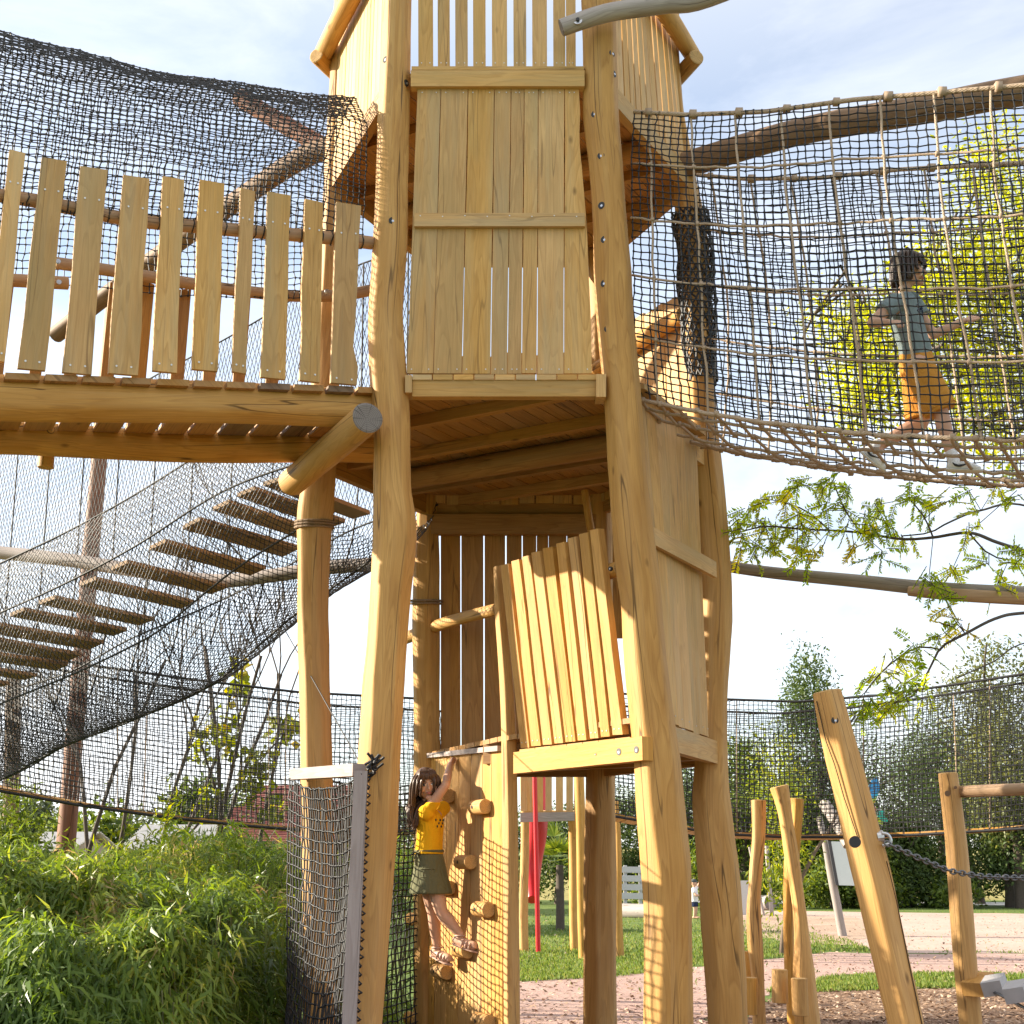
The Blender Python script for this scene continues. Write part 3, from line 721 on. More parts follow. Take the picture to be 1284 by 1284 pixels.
# deck planks lie across two logs
x = -.22
while x < 4.2:
    w = random.uniform(.155, .19)
    q = [br(x, .03, 0), br(x+w, .03, 0), br(x+w, 1.36+random.uniform(-.02, .02), 0), br(x, 1.36, 0)]
    MB().plank(q, UP, .038).build('deck_plank', [BROWNW if random.random() < .3 else BOARD_SHADE], pbr)
    x += w+random.uniform(.022, .04)
o1 = Q0+bp_*.2; pts = []; rad = []
for px, yt, yb in ((-330, 449, 520), (-150, 458, 524), (0, 469, 528), (100, 472, 530), (200, 476, 531), (300, 479, 532), (400, 486, 536), (462, 490, 538)):
    p = PP(px, (yt+yb)/2, o1, bp_); pts.append(p); rad.append(pr(yb-yt, p))
MB().tube(pts, rad, n=36, cap=1, seed=61, rough=.012, facet=7, fph=.3, fstr=.5).build('log_beam', [WOOD, ENDW], pbr)
o2 = Q0+bp_*1.12; pts = []; rad = []
for px, yt, yb in ((-330, 525, 573), (-150, 527, 573), (0, 528, 569.5), (100, 533, 574), (200, 540, 579), (300, 541, 581), (400, 541, 580), (475, 543, 581)):
    p = PP(px, (yt+yb)/2, o2, bp_); pts.append(p); rad.append(pr(yb-yt, p))
lb = MB().tube(pts, rad, n=24, cap=1, seed=62, rough=.015); 
q = PP(64, 539, o2-bp_*.11, bp_); bolt(lb, q, -bp_, .02); lb.f = lb.f
lb.m = [m if m < 2 else m for m in lb.m]
ob = lb.build('log_beam', [WOOD, ENDW, BLACK], pbr)
mb = MB(); bolt(mb, PP(64, 539, o2-bp_*(rad[2]+.004), bp_), -bp_, .022); mb.build('bolt', [BLACK, STEEL], pbr)
q = P(58, 577, 8.3); MB().tube([q-V3(0, 0, .05), q+V3(0, 0, .06)], [.05, .05], n=12, cap=0).build('peg', [WOOD], pbr)
# near handrail
hp = [PP(x, y, Q0+bp_*.09, bp_) for x, y in ((-250, 215), (0, 245), (82, 259), (162, 275), (240, 283.5), (324, 291), (405, 298), (466, 305))]
MB().tube(hp, [.042]*8, n=14, cap=1, seed=63).build('handrail', [RAILW, ENDW], pbr)
# far balustrade
s = .1
while s < 3.6:
    w = random.uniform(.07, .1)
    q = [br(s+w, 1.3, -.06), br(s, 1.3, -.06), br(s-.02, 1.3, 1.12+random.uniform(-.04, .06)), br(s+w-.02, 1.3, 1.12+random.uniform(-.04, .06))]
    MB().plank(q, -bp_, .026).build('picket', [BOARD_SHADE], pbr); s += w+random.uniform(.1, .17) if s < 2.3 else w+.012
ho = Q0+bp_*1.22
MB().tube([PP(x, y, ho, bp_) for x, y in ((70, 330), (130, 338), (200, 349), (290, 363), (370, 371), (430, 370), (475, 362))], [.043]*7, n=14, cap=1, seed=64).build('handrail', [RAILW, ENDW], pbr)
ho = Q0+bp_*1.14
MB().tube([PP(x, y, ho, bp_) for x, y in ((-150, 345), (0, 351), (85, 355))], [.045]*3, n=14, cap=1, seed=65).build('handrail', [RAILW, ENDW], pbr)
for x, y in ((73, 327.5), (74, 353.5), (410, 365)):
    mb = MB(); bolt(mb, PP(x, y, ho-bp_*.045, bp_), -bp_, .016); mb.build('bolt', [STEEL, STEEL], pbr)
# net tunnel hung over the picket bridge
arch = [(0.0, (.07, 1.00)), (.1, (.02, 1.35)), (.28, (.12, 1.92)), (.42, (.40, 2.22)), (.58, (.80, 2.24)), (.75, (1.15, 1.95)), (.9, (1.32, 1.45)), (1.0, (1.26, 1.02))]
def canopy(a, b):
    s = lerp(-.12, 4.2, a); o, dz = interp(arch, b)
    if s < .5:      # gathers in towards the tower
        k = max(0, (0.5-s)/.62); o = lerp(o, lerp(o, .55, .25), k)
    return br(s, o, dz+.07*max(0, s)*math.sin(PI*b)+.05*math.sin(b*9)*math.sin(s*1.3)-.06*math.sin(PI*b)*math.sin(min(1, s/2.4)*PI))
cn = net('net_canopy', canopy, 98, 84, .0042, NETB, knots=.007)
tag(cn, 'black net tunnel arching over the picket bridge at upper left', 'net')
mb = MB()
for k_ in range(38):
    t = (k_+random.uniform(-.3, .3))/38.5*(len(hp)-1); i = min(int(t), len(hp)-2); p = lerp(hp[i], hp[i+1], t-i)
    ring = [p+bp_*math.cos(a)*.046+UP*math.sin(a)*.046+be*random.uniform(-.006, .006) for a in np.linspace(0, 2*PI, 9)]
    mb.tube(ring, .0042, n=5, step=0, caps=(False, False))
mb.build('lashing', [NETB], pbr)
# ------------------------------------------------------------------ two spars crossing behind the canopy
def log_thing(name, label, pts, rad, mats, n=14, seed=0, rough=.025):
    o = MB().tube(pts, rad, n=n, cap=1, seed=seed, rough=rough).build(name, mats); tag(o, label, 'log'); return o
log_thing('log_spar', 'red brown spar with a free sawn end sticking up behind the canopy net', [P(300, 122, 9.9), P(360, 158, 9.75), P(445, 205, 9.5)], [.075, .075, .07], [REDW, ENDW], seed=70)
log_thing('log_spar', 'long dark spar rising to the tower behind the canopy net', [P(438, 178, 9.45), P(380, 198, 9.7), P(300, 250, 10.1), P(180, 335, 10.9), P(70, 420, 11.6)], [.085, .085, .08, .08, .08], [BROWNW, ENDW], seed=71)
# ------------------------------------------------------------------ net walled tread bridge, lower left
M0 = V3(-1.12, 9.95, 0); hg = V3(-.866, .5, 0); hq = V3(.5, .866, 0)
tc_ = [(400, 622), (368, 633), (339, 650), (305, 672), (263, 698), (215, 722), (175, 742), (124, 764), (89, 777), (56, 794), (33, 811), (12, 826)]
def solve_s(px, py):
    n = hq; p = PP(px, py, M0, n); return float(np.dot((p-M0)[:2], hg[:2])), p[2]
sz = [solve_s(*c) for c in tc_]
print('treads', [(round(a, 2), round(b, 2)) for a, b in sz])
sz.sort()
sz_ext = [(-.1, 4.42)]+[t for t in sz if t[0] > .05]
while sz_ext[-1][0] < 5.5: sz_ext.append((sz_ext[-1][0]+.36, sz_ext[-1][1]-.05))
_s = np.linspace(-.5, 7, 150); _z = np.interp(_s, [t[0] for t in sz_ext], [t[1] for t in sz_ext]); _k = np.hanning(25); _k /= _k.sum(); _z = np.convolve(np.pad(_z, 12, 'edge'), _k, 'valid')
tz = lambda s: float(np.interp(s, _s, _z))
def soft(tab, k=41):
    t = np.linspace(0, 1, 200); h = np.hanning(k); h /= h.sum(); c = [np.convolve(np.pad(np.interp(t, [q[0] for q in tab], [q[1][i] for q in tab]), k//2, 'reflect', reflect_type='odd'), h, 'valid') for i in (0, 1)]
    return lambda b: (float(np.interp(b, t, c[0])), float(np.interp(b, t, c[1])))
nb = thing('tread_bridge', 'hanging plank bridge inside a sagging black net tube at lower left', 'net bridge', tuple(M0+hg*2))
for i, (s, z) in enumerate(sz_ext[1:]):
    c = M0+hg*s+UP*lerp(z, tz(s), .6); a = random.uniform(-.05, .05); u = unit(hq+hg*a); w = .088+random.uniform(-.008, .008); L = .57; ht = unit(hg+UP*((tz(s+.2)-tz(s-.2))/.4*.75))
    q = [c-u*L-ht*w, c-u*L+ht*w, c+u*L+ht*w, c+u*L-ht*w]
    MB().plank(q, UP, .032).build('tread', [TREADW], nb)
ucs = [(0.0, (-.84, .32)), (.10, (-.86, 0.05)), (.28, (-.76, -.62)), (.40, (-.36, -1.04)), (.48, (.0, -1.1)), (.58, (.45, -.9)), (.68, (.75, -.3)), (.78, (.84, .4)), (1.0, (.80, 2.5))]
ucs_f = soft(ucs)
def utube(a, b):
    s = lerp(-.15, 5.7, a); w, dz = ucs_f(b); k = min(1, max(0, (s+.15)/1.6)); k = .45+.55*k**.7
    return M0+hg*s+hq*(w*(1.0))+UP*(tz(s)+(dz*k if dz < 0 else dz*min(1, .8+.2*k)))
net('net_tube', utube, 132, 126, .0034, NETB, nb, diamond=True, jit=.003)
lines = [[utube(a, b) for a in np.linspace(0, 1, 50)] for b in (0, .14, .32, .5, .72, 1)]
lines += [[utube(a, b) for b in np.linspace(.66, 1, 9)] for a in np.linspace(.06, .95, 12)]
for l_ in lines: ropes('side_rope', [l_], .008, NETG, nb)
log_thing('log_spar', 'thin grey bent spar behind the net of the tread bridge', [P(-120, 682, 12.6), P(0, 693, 12.3), P(90, 703, 12.0), P(180, 717, 11.7), P(270, 728, 11.5), P(340, 722, 11.3), P(420, 711, 11.1), P(520, 706, 10.75)], [.06]*8, [GREYW, ENDG], seed=72)
mb = MB(); mb.tube([V3(*G(78, 1240)[:2], 0)*0+P(83, 1060, 17)*V3(1, 1, 0), P(83, 1060, 17), P(93, 930, 17), P(108, 760, 17), P(126, 560, 17), P(141, 380, 17)], [.125, .12, .11, .105, .1, .1], n=16, cap=1, seed=73)
o = mb.build('mast', [REDW, ENDW]); tag(o, 'tall red brown mast standing behind the net tunnel on the left', 'mast')
mb = MB(); mb.tube([P(12, 1060, 19)*V3(1, 1, 0), P(12, 1060, 19), P(17, 850, 19)], [.11, .11, .1], n=12, cap=1, seed=74)
o = mb.build('mast', [BROWNW, ENDW]); tag(o, 'shorter dark post behind the nets at far left', 'mast')
# ------------------------------------------------------------------ far net walled bridges
def far_bridge(label, bot, topr, wall_gap, cellw, name, seed):
    r = thing(name, label, 'net bridge', tuple(P(bot[len(bot)//2][0], bot[len(bot)//2][1], bot[len(bot)//2][2])))
    def bp(t, side): 
        x = lerp(bot[0][0], bot[-1][0], t); y = np.interp(x, [b[0] for b in bot], [b[1] for b in bot]); Y = np.interp(x, [b[0] for b in bot], [b[2] for b in bot]); p = P(x, y, Y); return p+V3(.0, wall_gap, 0)*side
    def tp(t, side):
        x = lerp(bot[0][0], bot[-1][0], t); y = np.interp(x, [b[0] for b in topr], [b[1] for b in topr]); Y = np.interp(x, [b[0] for b in bot], [b[2] for b in bot]); p = P(x, y, Y-.1); return p+V3(0, wall_gap+.2, 0)*side
    L = sum(np.linalg.norm(bp(i/40, 0)-bp((i+1)/40, 0)) for i in range(40)); nu = int(L/cellw)
    Ht = tp(.5, 0)[2]-bp(.5, 0)[2]; nv = int(Ht/cellw)
    for side in (0, 1):
        f = lambda a, b: lerp(bp(a, side), tp(a, side), b)+V3(0, (-.1 if side == 0 else .1)*math.sin(PI*b), 0)
        net('net_wall', f, nu, nv, .0048, NETB, r, jit=.006)
    mb = MB(); n = int(L/.17)
    for i in range(n):
        a0, a1 = bp((i+.06)/n, 0), bp((i+.9)/n, 0); b0, b1 = bp((i+.06)/n, 1), bp((i+.9)/n, 1)
        mb.plank([a0, a1, b1, b0], UP, .045)
    mb.build('deck_planks', [WOOD], r)
    rl = [[lerp(bp(t, s), tp(t, s), 1) for t in np.linspace(0, 1, 60)] for s in (0, 1)]
    for l_ in rl: ropes('top_rope', [l_], .014, NETG, r)
    rl = [[bp(t, s)-UP*.03 for t in np.linspace(0, 1, 60)] for s in (0, 1)]
    for l_ in rl: ropes('deck_rope', [l_], .016, NETG, r)
    up = [[lerp(bp(t, s), tp(t, s), q) for q in (0, .5, 1)] for t in np.linspace(.03, .97, max(4, int(L/1.0))) for s in (0, 1)]
    for l_ in up: ropes('upright_rope', [l_], .007, ROPE, r)
    return r
far_bridge('net walled bridge with dark planks sagging above the bamboo hedge', [(-60, 974, 13.5), (0, 988, 13.7), (100, 1006, 14), (200, 1020, 14.3), (300, 1031, 14.6), (375, 1037, 14.8), (470, 1040, 15), (545, 1038, 15.2)], [(-60, 800), (0, 815), (120, 835), (240, 852), (375, 868), (545, 877)], 1.0, .05, 'rope_bridge', 1)
far_bridge('net walled bridge with orange planks crossing before the trees at right', [(745, 1016, 15.6), (775, 1021, 15.6), (900, 1042, 15.4), (980, 1046, 15.2), (1060, 1046, 15), (1150, 1043, 14.6), (1284, 1035, 14.0), (1420, 1022, 13.4)], [(745, 868), (915, 877), (1000, 880), (1100, 872), (1200, 858), (1284, 845), (1420, 825)], 1.0, .05, 'rope_bridge', 2)
# ------------------------------------------------------------------ net screen between front-left and left posts, plus the net behind
pa, pb, d, n = outward('A', 'D', 2.2)
ns = thing('net_screen', 'black net screen hung in a grey board frame at the left foot of the tower', 'net screen', tuple(pa*V3(1, 1, 0)))
a, b = P(449, 966, 7.92), P(372, 971, 9.2)
MB().bar(a+V3(.02, -.03, 0), b, .10, .07).build('frame_board', [PALEW], ns)
a2, b2 = P(453, 967, 7.82), P(438, 1290, 7.76)
b2 = a2+(b2-a2)*((a2[2]-.05)/(a2[2]-b2[2]))
MB().bar(a2, b2, .075, .05, up=(0, -1, .1)).build('frame_board', [PALEW], ns)
c0 = lambda t: lerp(a2+V3(-.035, .02, -.03), b2+V3(-.03, .02, 0), t)
d0 = lambda t: lerp(b+V3(-.03, -.05, -.04), V3(b[0]-.0, b[1]-.05, .05), t)
def scr(u, v):
    p = lerp(d0(v), c0(v), u); return p+V3(.0, -.05, 0)*math.sin(PI*u)+V3(.06*math.sin(PI*u)*math.sin(v*5), 0, -.07*math.sin(PI*u))
net('screen_net', scr, 30, 33, .006, NETB, ns, jit=.006, knots=.008)
rl = [[scr(u, v) for u in np.linspace(0, 1, 14)] for v in np.linspace(.02, .98, 48)]
lash = MB()
for t in np.linspace(.02, .97, 44):
    p = lerp(a2, b2, t); lash.tube([p+V3(.036, .01, .01), p+V3(.05+random.random()*.012, -.012, 0), p+V3(.04, .03, -.012)], .006, n=5, step=0)
for k_ in range(26):
    p = a2+V3(.05+random.uniform(-.03, .04), random.uniform(-.02, .05), .03+random.uniform(-.05, .05)); lash.tube([p, p+V3(random.uniform(-.05, .05), random.uniform(-.04, .02), random.uniform(-.04, .04))], .008, n=5, step=0)
lash.build('lashing', [NETB], ns)
d1, f1 = corner('D', 1.2), corner('F', 1.2)
def scr2(u, v): 
    p = lerp(V3(*corner('D', 2.2)[:2], lerp(.05, 2.2, v)), V3(*corner('F', 2.2)[:2], lerp(.05, 2.2, v)), u); return p+V3(-.08, .05, -.05)*math.sin(PI*u)
sn = net('side_net', scr2, 30, 44, .0055, NETB, jit=.006, knots=.008); tag(sn, 'black square mesh net between left tower posts beside the climbing wall', 'net')
# ------------------------------------------------------------------ rope tunnel on the right
S0 = V3(1.1, 8.62, 0); th_ = V3(.866, -.5, 0); tk = V3(.5, .866, 0)
botT = [(770, 500), (800, 505), (812, 525), (830, 541), (860, 556), (920, 570), (1000, 581), (1100, 595), (1200, 603), (1284, 608), (1500, 612)]
midT = [(770, 492), (805, 502), (860, 513), (960, 531), (1100, 545), (1200, 550), (1284, 551), (1500, 545)]
topT = [(770, 136), (790, 140), (860, 144), (960, 140), (1070, 125), (1180, 116), (1284, 107), (1500, 80)]
def near_pt(s, tab, w=-.55):
    base_ = S0+th_*s+tk*w; z = 4.0
    for _ in range(25):
        px, py = proj(V3(base_[0], base_[1], z)); y = np.interp(px, [t[0] for t in tab], [t[1] for t in tab])
        r = ray(px, y); z = CAM[2]+r[2]*base_[1]/r[1]
    return V3(base_[0], base_[1], z)
SMAX = 3.6
ss_ = np.linspace(-.02, SMAX, 60)
cache = {}
for nm, tab, w_ in (('b', botT, .27), ('m', midT, -.55), ('t', topT, -.55)): cache[nm] = [near_pt(s, tab, w_)[2] for s in ss_]
zb_ = lambda s: float(np.interp(s, ss_, cache['b'])); zm_ = lambda s: float(np.interp(s, ss_, cache['m'])); zt_ = lambda s: float(np.interp(s, ss_, cache['t']))
rt = thing('rope_tunnel', 'hanging rope tunnel with beige ropes and black netting carrying the walking boy', 'rope tunnel', tuple(S0+th_*1.5))
bulge = lambda t: .10*math.sin(PI*t)
def nearw(s, t, lo=zm_): return S0+th_*s+tk*(-.55-bulge(t))+UP*lerp(lo(s), zt_(s), t)
def farw(s, t): return S0+th_*s+tk*(.55+bulge(t))+UP*lerp(zm_(s)+.0, zt_(s)+.05, t)
net('net_wall', lambda a, b: nearw(lerp(0, SMAX, a), b), 66, 44, .0052, NETB, rt, jit=.0055, knots=.007)
net('net_wall', lambda a, b: farw(lerp(0, SMAX, a), b), 66, 44, .0046, NETB, rt, jit=.0055, knots=.0065)
def wob(l, k=.006): return [p+V3(*rng.normal(0, k, 3)) for p in l]
lines = []; K = []
SS = np.arange(.1, SMAX, .315)
for wfn in (nearw, farw):
    for s in SS: lines.append(wob([wfn(s+.05*math.sin(t*3+s), t) for t in np.linspace(0, 1, 16)], .004))
    for t in (.0, .2, .4, .6, .8): 
        if t == 0 and wfn is nearw: continue
        lines.append(wob([wfn(s, t) for s in np.linspace(0, SMAX, 50)], .004))
        for s in SS: K.append(wfn(s+.05*math.sin(t*3+s), t))
ropes('rope_grid', lines, .0078, ROPE, rt, knots=(K, .0155))
topl = [[f(s, 1.0) for s in np.linspace(0, SMAX, 60)] for f in (nearw, farw)]
for f_i, l_ in zip((nearw, farw), topl): ropes('top_rope', [l_], .015, ROPE, rt, knots=([f_i(s, 1.0) for s in SS], .03))
# knotted floor lattice
def floor_pt(s, w):       # w -1..1 across, sagging
    return S0+th_*s+tk*(w*.27)+UP*(zb_(s)+.02*w*w)
FS = np.arange(0, SMAX, .125)
lines = []; K = []
for w in (-1, 0, 1): lines.append(wob([floor_pt(s, w) for s in np.linspace(0, SMAX, 70)], .004))
side = lambda s, t: S0+th_*s+tk*(-lerp(.27, .55, t)-.06*math.sin(PI*t))+UP*lerp(zb_(s)+.02, zm_(s), t)
sidf = lambda s, t: S0+th_*s+tk*(lerp(.27, .55, t)+.06*math.sin(PI*t))+UP*lerp(zb_(s)+.02, zm_(s), t)
for t in (.45, 1.0): lines.append(wob([side(s, t) for s in np.linspace(0, SMAX, 70)], .003)); lines.append(wob([sidf(s, t) for s in np.linspace(0, SMAX, 70)], .003))
for i, s in enumerate(FS):
    lines.append(wob([side(s, t) for t in (1, .45, 0)], .004)); lines.append(wob([sidf(s, t) for t in (0, .45, 1)], .004))
    if i % 2: lines.append(wob([floor_pt(s, w) for w in (-1, 0, 1)], .004)); K.append(floor_pt(s, 0))
    for t in (0, .45, 1): K += [side(s, t), sidf(s, t)]
ropes('floor_lattice', lines, .0105, ROPE, rt, knots=(np.array(K)+rng.normal(0, .004, (len(K), 3)), .019))
lines = [wob([side(s, t) for s in np.linspace(0, SMAX, 60)], .004) for t in (1.0,)]
ropes('edge_rope', lines, .014, ROPE, rt)
cz = corner('C', 6.7)
log_thing('log_spar', 'thick dark ridge log carrying the rope tunnel out from the tower', [cz+V3(-.05, -.05, .0), P(1000, 166, 8.85), P(1150, 139, 8.45), P(1284, 113, 8.1), V3(4.6, 7.7, 6.6)], [.10, .10, .105, .105, .1], [BROWNW, ENDW], seed=75)
# net wound round the right post at tunnel height
mb_l = []
def wrap(a, b):
    z = lerp(5.0, 6.35, b); c = corner('C', z); R = crad('C', z)+.02+.01*math.sin(b*17+a*9); an = 2*PI*a; return V3(c[0]+R*math.cos(an), c[1]+R*math.sin(an), z)
wr = net('post_netting', wrap, 18, 30, .0075, NETB, diamond=True, jit=.008, sides=4); tag(wr, 'black netting bunched around the right tower post inside the rope tunnel', 'net')
rl = [[V3(corner('D', 3.92)[0]+math.cos(a)*.135, corner('D', 3.92)[1]+math.sin(a)*.135, 3.92+.02*math.sin(a)+dz) for a in np.linspace(0, 2*PI, 22)] for dz in (-.012, .01, .03)]
lo = ropes('rope_lashing', rl, .009, ROPEB); tag(lo, 'brown rope lashed round the left tower post under the cross log', 'rope')
rl = [[V3(corner('F', 3.6)[0]+math.cos(a)*.125, corner('F', 3.6)[1]+math.sin(a)*.125, 3.62+.02*math.sin(a)+dz) for a in np.linspace(0, 2*PI, 22)] for dz in (-.01, .012)]
lo = ropes('rope_lashing', rl, .009, ROPEB); tag(lo, 'brown rope lashed round the back left tower post', 'rope')
log_thing('log_spar', 'long grey spliced spar running right from the tower against the sky', [P(868, 703, 10.2), P(960, 717, 10.0), P(1080, 729, 9.8), P(1180, 739, 9.6), P(1284, 745, 9.4), P(1450, 750, 9.1)], [.042, .045, .05, .055, .055, .055], [GREYW, ENDG], seed=76)
log_thing('log_spar', 'short lower piece of the splice under the long grey spar', [P(1139, 741, 9.62), P(1200, 746, 9.5), P(1284, 751, 9.36), P(1450, 757, 9.05)], [.035, .045, .045, .045], [RAILW, ENDW], seed=79)
# thin guy wires on the left
ropes_o = ropes('guy_wire', [[P(355, 786, 9.9), P(452, 958, 8.2)], [P(311, 820, 10.4), P(345, 905, 11)]], .004, NETG); tag(ropes_o, 'thin dark guy wires slanting behind the left post', 'wire')
# ------------------------------------------------------------------ right foreground posts and chains
TL = [(868, 1018, 1055), (905, 1024, 1066), (950, 1034, 1078), (1000, 1046, 1092), (1056, 1058, 1106), (1110, 1071, 1120), (1160, 1082, 1130), (1220, 1097, 1143), (1284, 1113, 1158)]
pts, rad = log_from_px(TL, 7.4)
lp = thing('leaning_post', 'big squared yellow post leaning left with a black cap and chain', 'post', tuple(pts[-1]))
MB().tube(pts[::-1], rad[::-1], n=40, cap=1, seed=81, rough=.012, facet=5, fph=math.radians(-52), fstr=.9).build('post', [WOOD, ENDW], lp)
mb = MB(); mb.disc(P(1071.5, 1056, 7.4-.112), (-.05, -1, .1), .030, .02, 22, 0); mb.build('cap', [BLACK], lp)
mb = MB(); bolt(mb, P(1047, 903, 7.4-.088), unit(V3(-.05, -1, .1)), .019); mb.build('bolt', [BLACK, STEEL], lp)
CRK = plain('crack_dark', (.05, .03, .015), .9)
for off, x0 in ((0, 1022), (33, 1088)):   # long drying cracks
    mb = MB()
    if off == 0: tab = [(880, 1022), (930, 1033), (960, 1043), (1000, 1054), (1050, 1070)]
    else: tab = [(1080, 1108), (1130, 1121), (1180, 1131), (1230, 1141), (1284, 1152)]
    prev = None
    for y, x in tab:
        p = P(x, y, 7.4); c = np.array([np.interp(p[2], [q[2] for q in pts[::-1]], [q[i] for q in pts[::-1]]) for i in range(3)]); R = float(np.interp(p[2], [q[2] for q in pts[::-1]], rad[::-1]))
        dx = max(-.96*R, min(.96*R, p[0]-c[0])); p = V3(c[0]+dx, c[1]-math.sqrt(R*R-dx*dx)*1.0, p[2])
        if prev is not None: mb.bar(prev, p, .004, .006, up=(0, -1, 0))
        prev = p
    mb.build('crack', [CRK], lp)
def chain(name, label, pts, link=.038, r=.0052, wid=.0125):
    pts = np.array(pts); A = []; B = []; seg = np.linalg.norm(np.diff(pts, axis=0), axis=1); cum = np.concatenate([[0], np.cumsum(seg)]); n = int(cum[-1]/(link*.72))
    for i in range(n):
        q = [np.array([np.interp(t, cum, pts[:, k]) for k in range(3)]) for t in ((i)*link*.72, (i)*link*.72+link)]
        d = unit(q[1]-q[0]); a = unit(np.cross(d, UP)); b = np.cross(d, a); u = a if i % 2 else b
        c = (q[0]+q[1])/2; ring = [c+d*math.cos(t)*link*.5*(1)+u*math.sin(t)*wid for t in np.linspace(0, 2*PI, 11)]
        for j in range(10): A.append(ring[j]); B.append(ring[j+1])
    V, F, U = cords(np.array(A), np.array(B), r, 5); o = np_mesh(name, V, F, CHAIN, smooth=True, uv=U)
    if label: tag(o, label, 'chain')
    return o
sh = MB(); q = P(1104, 1052, 7.36)
sh.disc(q+V3(-.02, 0, .01), (1, -.05, .1), .032, .035, 14); sh.tube([q+V3(.0, -.03, .03), q+V3(.035, -.03, .02), q+V3(.045, -.03, -.02), q+V3(.0, -.03, -.035)], .009, n=8, step=.01); sh.build('shackle', [STEEL], lp)
chain('chain', 'dark steel chain hanging from the leaning post to the right', [P(1109, 1056, 7.3), P(1150, 1075, 7.3), P(1190, 1092, 7.35), P(1230, 1099, 7.4), P(1284, 1101, 7.5), P(1400, 1080, 7.8)])
TR = [(970, 1176, 1201), (1010, 1180, 1207), (1060, 1186, 1213), (1140, 1191, 1220), (1200, 1195, 1224), (1284, 1203, 1232)]
pts, rad = log_from_px(TR, 10.6)
rp = thing('rail_post', 'upright yellow post with a grey rail end and chain steps at right', 'post', tuple(pts[-1]))
MB().tube(pts[::-1], rad[::-1], n=40, cap=1, seed=82, rough=.012, facet=6, fph=math.radians(-62)).build('post', [WOOD, ENDW], rp)
for x, y, r in ((1188, 995, .022), (1198, 987.5, .012)):
    p = P(x, y, 10.6-.085); mb = MB(); mb.disc(p, (-.2, -1, 0), r, .012, 12, 0); mb.build('bolt', [BROWNW], rp)
log_thing('log_rail', 'pinkish brown rail running right from the upright rail post', [P(1203, 992.5, 10.6), P(1240, 991, 10.3), P(1284, 989.5, 10.0), P(1400, 985, 9.4)], [.045, .045, .045, .045], [RAILW, ENDW], seed=83)
cs = thing('chain_steps', 'row of small grey blocks strung on chain beside the rail post', 'stepping chain', tuple(P(1240, 1240, 10.3)))
MB().bar(P(1219, 1241, 10.45), P(1236, 1227, 10.6), .16, .10).build('end_block', [WOOD], cs)
STEPM = plain('step_grey', (.42, .405, .41), .7, .2, 12.0)
for x, y, Y in ((1247, 1235, 10.2), (1275, 1243, 9.7), (1308, 1262, 9.3)):
    p = P(x, y, Y); u = unit(V3(.8, -.5, .18)); MB().bar(p-u*.07, p+u*.07, .2, .10, up=(.1, -.3, 1)).build('step_block', [STEPM], cs)
V, F, U = cords(np.array([P(1235, 1240, 10.3), P(1255, 1248, 10.0)]), np.array([P(1255, 1248, 10.0), P(1300, 1272, 9.4)]), .012); np_mesh('chain', V, F, CHAIN, cs, uv=U)
# slim wavy posts in the middle distance on the right
def slim(tab, Y, label, seed, cat='post'):
    pts, rad = log_from_px(tab, Y, dy=6); o = MB().tube(pts[::-1], rad[::-1], n=36, cap=1, seed=seed, rough=.02, facet=6, fph=math.radians(-64)).build('wavy_post', [WOOD, ENDW]); tag(o, label, cat, 'wavy posts of the stump course'); return o
s4 = 4.222; c4 = lambda t: [(y/s4+980, l/s4+860, r/s4+860) for y, l, r in t]
slim(c4([(100, 346, 422), (180, 349, 423), (260, 352, 420), (340, 350, 415), (450, 338, 405), (560, 334, 396), (650, 323, 392), (760, 322, 398), (880, 328, 408), (1000, 345, 414), (1100, 355, 416), (1270, 355, 424)]), 14.6, 'slender wavy post left of the crossed pair', 91)
slim(c4([(27, 444, 545), (90, 468, 555), (180, 492, 562), (260, 505, 575), (340, 515, 590), (450, 530, 608), (560, 550, 620), (700, 568, 640), (850, 572, 660), (1000, 565, 680), (1150, 575, 695), (1280, 580, 712)]), 14.4, 'thick wavy post leaning in front of the crossed pair', 92)
slim(c4([(92, 552, 625), (200, 552, 618), (300, 545, 610), (420, 520, 600), (600, 514, 575), (800, 516, 570), (1000, 520, 575), (1280, 538, 620)]), 14.9, 'thin wavy post standing behind the thick leaning one', 93)
def stump(px, y0, y1, w, Y, label, seed, tilt=0):
    a, b = P(px+tilt, y1, Y), P(px, y0, Y); r = pr(w, a)
    o = MB().tube([a, b], r, n=18, cap=1, seed=seed, rough=.02).build('stump_step', [WOOD, ENDW]); tag(o, label, 'stump', 'stump steps on the wavy posts')
stump(978, 1216, 1257, 20, 14.2, 'stump step fixed left of the thick leaning post', 94)
stump(1002, 1227, 1273, 20, 14.0, 'stump step with a bolt hole in front of the thick leaning post', 95, 2)
stump(941, 1226, 1272, 17, 14.3, 'grey topped stump step beside the slender wavy post', 96)
stump(938, 1193, 1250, 12, 15.2, 'orange stump step behind the slender wavy post', 97)
